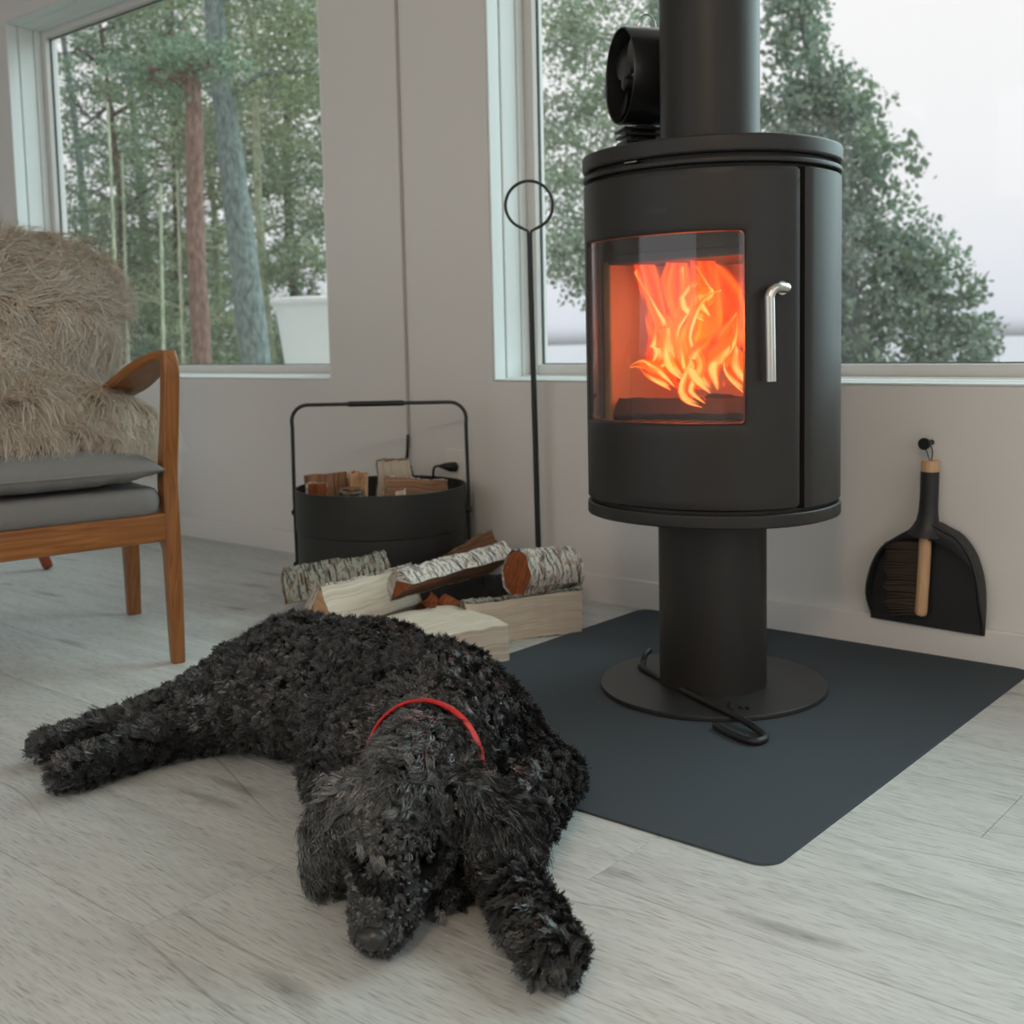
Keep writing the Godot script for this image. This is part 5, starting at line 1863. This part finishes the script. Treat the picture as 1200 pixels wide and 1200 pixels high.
# ------------------------------------------------------------------ the dog
func curl_tuft(seed_: int, length: float, strands: int, spread: float, coil: float, turns: float, lie: float, rad: float, core := 0.0) -> ArrayMesh:
	# a lock of curly hair: out along y, laid over towards x; a twisted clump with loose hairs round it
	var g := RandomNumberGenerator.new()
	g.seed = seed_
	var m := MB.new()
	var ph0 := g.randf() * TAU
	for s in strands + (1 if core > 0.0 else 0):
		var fat := core > 0.0 and s == 0
		var a := g.randf() * TAU
		var r := 0.0 if fat else sqrt(g.randf()) * spread
		var p0 := Vector3(cos(a) * r, -0.003, sin(a) * r)
		var L := length * (0.95 if fat else g.randf_range(0.8, 1.2))
		var ph := ph0 if fat else ph0 + g.randf_range(-0.6, 0.6)
		var ln := lie * (1.0 if fat else g.randf_range(0.85, 1.15))
		var sz := 0.0 if fat else g.randf_range(-0.2, 0.2)
		var n := 9
		var sides := 6 if fat else 3
		var base := m.v.size()
		for i in n + 1:
			var t := float(i) / n
			var th := ln * (0.35 + 0.65 * t)
			var p := p0 * (1.0 - 0.6 * t) + Vector3(sin(th) * L * t, cos(th) * L * t, sz * L * t)
			var q := ph + t * turns * TAU
			p += Vector3(cos(q) * 0.6, sin(q) * 0.6, sin(q)) * coil * minf(1.0, t * 2.2)
			var w := rad * (1.0 if t < 0.7 else lerpf(1.0, 0.25, (t - 0.7) / 0.3))
			if fat:
				w = core * (0.75 + 0.35 * sin(PI * minf(t * 1.15, 1.0))) * (1.0 if t < 0.55 else lerpf(1.0, 0.12, (t - 0.55) / 0.45))
			for k in sides:
				var b := TAU * k / sides + q * 0.5
				m.vert(p + Vector3(cos(b), sin(b) * 0.7, sin(b)) * w)
		for i in n:
			for k in sides:
				var q := base + i * sides
				m.quad(q + k, q + sides + k, q + sides + (k + 1) % sides, q + (k + 1) % sides)
	return m.done()

func dog() -> void:
	var o := thing("dog", "black curly-haired dog in a red collar lying asleep on the floor", "dog", Vector3(-1.1, 0, 1.2))
	var J := {
		"chest": [Vector3(-1.053, 0.112, 1.110), 0.096], "mid": [Vector3(-1.227, 0.108, 1.059), 0.092], "rump": [Vector3(-1.372, 0.105, 1.085), 0.090],
		"shL": [Vector3(-1.091, 0.100, 1.167), 0.07], "shR": [Vector3(-1.025, 0.090, 1.051), 0.066], "loin": [Vector3(-1.304, 0.105, 1.068), 0.092],
		"neckB": [Vector3(-0.991, 0.120, 1.172), 0.066], "neckT": [Vector3(-0.921, 0.130, 1.267), 0.058],
		"skull": [Vector3(-0.892, 0.115, 1.321), 0.055], "brow": [Vector3(-0.870, 0.093, 1.354), 0.045], "muzB": [Vector3(-0.861, 0.064, 1.376), 0.031],
		"muzM": [Vector3(-0.848, 0.047, 1.397), 0.031], "muzT": [Vector3(-0.839, 0.035, 1.412), 0.028],
		"cheekR": [Vector3(-0.842, 0.075, 1.340), 0.024], "cheekL": [Vector3(-0.890, 0.075, 1.378), 0.024],
		"earLa": [Vector3(-0.927, 0.130, 1.364), 0.022], "earLb": [Vector3(-0.954, 0.085, 1.365), 0.025], "earLc": [Vector3(-0.982, 0.034, 1.355), 0.020],
		"earRa": [Vector3(-0.850, 0.130, 1.277), 0.025], "earRb": [Vector3(-0.830, 0.090, 1.250), 0.031], "earRc": [Vector3(-0.827, 0.045, 1.226), 0.024],
		"elbR": [Vector3(-0.928, 0.045, 1.030), 0.036], "foreR": [Vector3(-0.823, 0.042, 1.250), 0.030], "wrR": [Vector3(-0.736, 0.034, 1.306), 0.027], "pawR": [Vector3(-0.672, 0.028, 1.342), 0.027],
		"elbL": [Vector3(-1.159, 0.050, 1.186), 0.045], "foreL": [Vector3(-0.966, 0.033, 1.262), 0.028], "pawL": [Vector3(-0.853, 0.022, 1.310), 0.020],
		"thighN": [Vector3(-1.424, 0.088, 1.128), 0.068], "kneeN": [Vector3(-1.498, 0.044, 1.173), 0.040], "hockN": [Vector3(-1.508, 0.034, 1.290), 0.024], "pawN": [Vector3(-1.508, 0.027, 1.378), 0.025],
		"thighF": [Vector3(-1.487, 0.090, 1.100), 0.058], "kneeF": [Vector3(-1.563, 0.050, 1.175), 0.034], "hockF": [Vector3(-1.622, 0.033, 1.262), 0.021], "pawF": [Vector3(-1.646, 0.025, 1.338), 0.021],
	}
	# [from, to, region]: 0 body, 1 leg, 2 skull and neck, 3 muzzle, 4 ear
	var B := [["rump", "loin", 0], ["loin", "mid", 0], ["mid", "chest", 0], ["chest", "neckB", 0], ["neckB", "neckT", 2], ["neckT", "skull", 2], ["skull", "brow", 2], ["brow", "muzB", 5], ["muzB", "muzM", 3], ["muzM", "muzT", 3], ["brow", "cheekR", 3], ["brow", "cheekL", 3],
		["mid", "shL", 0], ["chest", "shR", 0], ["earLa", "earLb", 4], ["earLb", "earLc", 4], ["earRa", "earRb", 4], ["earRb", "earRc", 4], ["skull", "earLa", 2], ["skull", "earRa", 2],
		["shR", "elbR", 1], ["elbR", "foreR", 1], ["foreR", "wrR", 1], ["wrR", "pawR", 1], ["shL", "elbL", 0], ["elbL", "foreL", 1], ["foreL", "pawL", 1],
		["rump", "thighN", 0], ["thighN", "kneeN", 1], ["kneeN", "hockN", 1], ["hockN", "pawN", 1], ["rump", "thighF", 0], ["thighF", "kneeF", 1], ["kneeF", "hockF", 1], ["hockF", "pawF", 1]]
	var cell := 0.008
	var lo := Vector3(-1.70, -0.012, 0.94)
	var nx := 136
	var ny := 32
	var nz := 66
	var D := PackedFloat32Array()
	D.resize(nx * ny * nz)
	D.fill(1.0)
	var who := PackedInt32Array()
	who.resize(D.size())
	var nearest := PackedFloat32Array()
	nearest.resize(D.size())
	nearest.fill(1.0)
	for bi in B.size():
		var pa: Vector3 = J[B[bi][0]][0]
		var pb: Vector3 = J[B[bi][1]][0]
		var ra: float = J[B[bi][0]][1]
		var rb: float = J[B[bi][1]][1]
		var sm := 0.030 if B[bi][2] == 0 else 0.014
		var mg := maxf(ra, rb) + 0.045
		var mn := ((pa.min(pb) - Vector3(mg, mg, mg) - lo) / cell).floor()
		var mx := ((pa.max(pb) + Vector3(mg, mg, mg) - lo) / cell).ceil()
		var ab := pb - pa
		var l2 := ab.length_squared()
		for i in range(maxi(0, int(mn.x)), mini(nx, int(mx.x))):
			for j in range(maxi(0, int(mn.y)), mini(ny, int(mx.y))):
				for k in range(maxi(0, int(mn.z)), mini(nz, int(mx.z))):
					var p := lo + Vector3(i, j, k) * cell
					var t := clampf((p - pa).dot(ab) / l2, 0.0, 1.0)
					var d := p.distance_to(pa + ab * t) - lerpf(ra, rb, t)
					var id := (i * ny + j) * nz + k
					if d < nearest[id]:
						nearest[id] = d
						who[id] = bi
					var e := D[id]
					var h := maxf(sm - absf(d - e), 0.0) / sm
					D[id] = minf(d, e) - h * h * sm * 0.25
	# eye sockets
	for e in [Vector3(-0.826, 0.086, 1.354), Vector3(-0.878, 0.086, 1.396)]:
		var c: Vector3 = ((e - lo) / cell).round()
		for i in range(-5, 6):
			for j in range(-5, 6):
				for k in range(-5, 6):
					var q := Vector3(c.x + i, c.y + j, c.z + k)
					var id := (int(q.x) * ny + int(q.y)) * nz + int(q.z)
					var d: float = 0.015 - e.distance_to(lo + q * cell)
					var h := maxf(0.012 - absf(d - D[id]), 0.0) / 0.012
					D[id] = maxf(D[id], d) + h * h * 0.003
	# rest it on the floor
	for i in nx:
		for j in ny:
			var y := lo.y + j * cell
			for k in nz:
				var id := (i * ny + j) * nz + k
				D[id] = maxf(D[id], 0.004 - y)
	# surface nets
	var m := MB.new()
	var vid := {}
	var st := [ny * nz, nz, 1]
	for i in nx - 1:
		for j in ny - 1:
			for k in nz - 1:
				var id := (i * ny + j) * nz + k
				var s0 := D[id] < 0.0
				if absf(D[id]) > 0.03:
					continue
				var mixed := false
				for c in 7:
					var q: int = id + ((c + 1) & 1) * st[0] + (((c + 1) >> 1) & 1) * st[1] + (((c + 1) >> 2) & 1)
					if (D[q] < 0.0) != s0:
						mixed = true
						break
				if not mixed:
					continue
				var sum := Vector3.ZERO
				var cnt := 0
				for c in 8:
					var ox := c & 1
					var oy := (c >> 1) & 1
					var oz := (c >> 2) & 1
					var q: int = id + ox * st[0] + oy * st[1] + oz
					for ax in 3:
						if (c >> ax) & 1:
							continue
						var q2: int = q + st[ax]
						var d1 := D[q]
						var d2 := D[q2]
						if (d1 < 0.0) != (d2 < 0.0):
							var t := d1 / (d1 - d2)
							var p := Vector3(ox, oy, oz)
							p[ax] += t
							sum += p
							cnt += 1
				vid[id] = m.vert(lo + (Vector3(i, j, k) + sum / float(cnt)) * cell)
	for id in vid:
		var i: int = id / (ny * nz)
		var j: int = (id / nz) % ny
		var k: int = id % nz
		for ax in 3:
			var q: int = id + st[ax]
			var s1 := D[id] < 0.0
			if (D[q] < 0.0) == s1:
				continue
			var u: int = st[(ax + 1) % 3]
			var w: int = st[(ax + 2) % 3]
			if not (vid.has(id - u) and vid.has(id - w) and vid.has(id - u - w)):
				continue
			var a: int = vid[id]
			var b: int = vid[id - u]
			var c: int = vid[id - u - w]
			var d: int = vid[id - w]
			if s1:
				m.quad(a, d, c, b)
			else:
				m.quad(a, b, c, d)
	var off := Vector3(-1.1, 0, 1.2)
	var body_v := m.v.duplicate()
	for i in m.v.size():
		m.v[i] -= off
	m.orient(0)
	var body_mesh := m.done()
	part(o, "body", body_mesh, M.skin)
	var norms: PackedVector3Array = body_mesh.surface_get_arrays(0)[Mesh.ARRAY_NORMAL]
	# hair
	var K := 4
	var sets := []
	for k in K:
		sets.append([
			curl_tuft(600 + k, 0.018, 15, 0.0066, 0.0046, 1.35, 0.95, 0.0007, 0.0028),
			curl_tuft(620 + k, 0.0195, 18, 0.0064, 0.0038, 1.25, 1.05, 0.0007, 0.0018),
			curl_tuft(640 + k, 0.019, 15, 0.0050, 0.0026, 0.9, 1.20, 0.00060, 0.0020),
			curl_tuft(660 + k, 0.011, 10, 0.0036, 0.0022, 1.1, 1.15, 0.00050, 0.0016),
			curl_tuft(680 + k, 0.032, 12, 0.0046, 0.0032, 1.2, 1.30, 0.00065, 0.0022),
			curl_tuft(700 + k, 0.0065, 12, 0.0042, 0.0006, 0.6, 1.35, 0.00045),
		])
	var dens := [15000.0, 16000.0, 28000.0, 46000.0, 22000.0, 90000.0]
	var at := []
	for k in K * 6:
		at.append([])
	var g := RandomNumberGenerator.new()
	g.seed = 77
	var down := Vector3.DOWN
	var eyes := [Vector3(-0.832, 0.085, 1.349), Vector3(-0.882, 0.085, 1.389)]
	var collar_at := Vector3(-0.9452, 0.1222, 1.2426)
	var collar_axis := Vector3(sin(0.255) * cos(0.23), sin(0.23), cos(0.255) * cos(0.23))
	for f in range(0, m.ix.size(), 3):
		var a := m.ix[f]
		var b := m.ix[f + 1]
		var c := m.ix[f + 2]
		var va := body_v[a]
		var vb := body_v[b]
		var vc := body_v[c]
		var area := (vb - va).cross(vc - va).length() * 0.5
		var mid := (va + vb + vc) / 3.0
		if mid.y < 0.009:
			continue
		var gi := ((mid - lo) / cell).round()
		var bone: int = who[(int(gi.x) * ny + int(gi.y)) * nz + int(gi.z)]
		var reg: int = B[bone][2]
		var want: float = area * dens[reg]
		var cnt := int(want) + (1 if g.randf() < want - int(want) else 0)
		for q in cnt:
			var r1 := sqrt(g.randf())
			var r2 := g.randf()
			var p := va * (1.0 - r1) + vb * (r1 * (1.0 - r2)) + vc * (r1 * r2)
			var cd := (p - collar_at).dot(collar_axis)
			if absf(cd) < 0.007 and p.distance_to(collar_at) < 0.12 and p.y > 0.06:
				continue
			var ed := minf(p.distance_to(eyes[0]), p.distance_to(eyes[1]))
			if ed < 0.010:
				continue
			if ed < 0.022 and reg != 4:
				reg = 5
			var nrm := norms[a].lerp(norms[b], 0.5).lerp(norms[c], 0.333).normalized()
			if B[bone][0] == "muzB" and nrm.y > 0.6:
				reg = 5
			var ax: Vector3 = (J[B[bone][1]][0] - J[B[bone][0]][0]).normalized()
			var flow: Vector3
			if reg == 0:
				flow = down * 0.8 + Vector3(g.randfn(), g.randfn(), g.randfn()) * 0.8
			elif reg == 1:
				flow = ax * 0.9 + down * 0.3 + Vector3(g.randfn(), g.randfn(), g.randfn()) * 0.55
			elif reg == 2:
				flow = ax * 0.55 + down * 0.6 + Vector3(g.randfn(), g.randfn(), g.randfn()) * 0.38
			elif reg == 5:
				flow = ax * 0.6 + down * 0.3 + Vector3(g.randfn(), g.randfn(), g.randfn()) * 0.2
			elif reg == 3:
				flow = down * 0.7 - ax * 0.1 + Vector3(g.randfn(), g.randfn(), g.randfn()) * 0.5
			else:
				flow = down * 1.0 + ax * 0.4 + Vector3(g.randfn(), g.randfn(), g.randfn()) * 0.30
			flow = flow - nrm * flow.dot(nrm)
			if flow.length_squared() < 1e-6:
				flow = nrm.cross(Vector3.RIGHT)
			flow = flow.normalized()
			var sc := g.randf_range(0.7, 1.2)
			if reg == 2 and B[bone][1] == "brow":
				sc *= 0.85
			if p.y < 0.03:
				sc *= 0.75
				nrm = (nrm + Vector3(0, 0.35, 0)).normalized()
				flow = (flow - nrm * flow.dot(nrm)).normalized()
			at[(q + f) % K * 6 + reg].append(Transform3D(Basis(flow, nrm, flow.cross(nrm)) * sc, p - off))
	for k in K:
		for r in 6:
			if at[k * 6 + r].size():
				
				var tones := []
				for q in at[k * 6 + r].size():
					var tn := g.randf_range(0.5, 1.0) if g.randf() < 0.6 else g.randf_range(1.0, 1.9)
					tones.append(Color(tn, tn, tn))
				many(o, "fur", sets[k][r], [M.fur, M.fur, M.lit_head_fur, M.muzzle_fur, M.lit_head_fur, M.short_fur][r], at[k * 6 + r], tones)
	# nose, eyes, collar
	var nose := MB.new()
	var fw := Vector3(0.50, -0.42, 0.76).normalized()
	var up := (Vector3.UP - fw * fw.y).normalized()
	var sd := up.cross(fw)
	nose.ball(Vector3.ZERO, Vector3(0.0165, 0.0125, 0.0115), Basis(sd, up, fw), 28, 18)
	for i in nose.v.size():
		var p := nose.v[i]
		var x := p.dot(sd)
		var y := p.dot(up)
		for s in [-1, 1]:
			var d := Vector2(x - s * 0.0085, y + 0.002).length()
			if p.dot(fw) > 0:
				p -= fw * 0.0045 * maxf(0, 1.0 - d / 0.0042)
		nose.v[i] = p
	part(o, "nose", nose.done(), M.nose, "leathery dark nose").position = Vector3(-0.824, 0.036, 1.436) - off
	for e in eyes:
		var em := MB.new()
		em.ball(Vector3.ZERO, Vector3(0.009, 0.009, 0.009))
		part(o, "eye", em.done(), M.eye).position = e - off
	var cm := MB.new()
	var ca := collar_axis
	var cu := Vector3(ca.z, 0, -ca.x).normalized()
	var cv := ca.cross(cu)
	if cv.y < 0:
		cv = -cv
	var rings := []
	for k in 49:
		var a := TAU * k / 48.0
		var dir := cu * cos(a) + cv * sin(a)
		var c := collar_at + dir * 0.0775
		rings.append(ring_at(c - off, dir, ca, rrect(0.0045, 0.0125, 0.002, 3)))
	cm.loft(rings, false, false)
	part(o, "collar", cm.done(), M.collar, "thin red rolled collar")
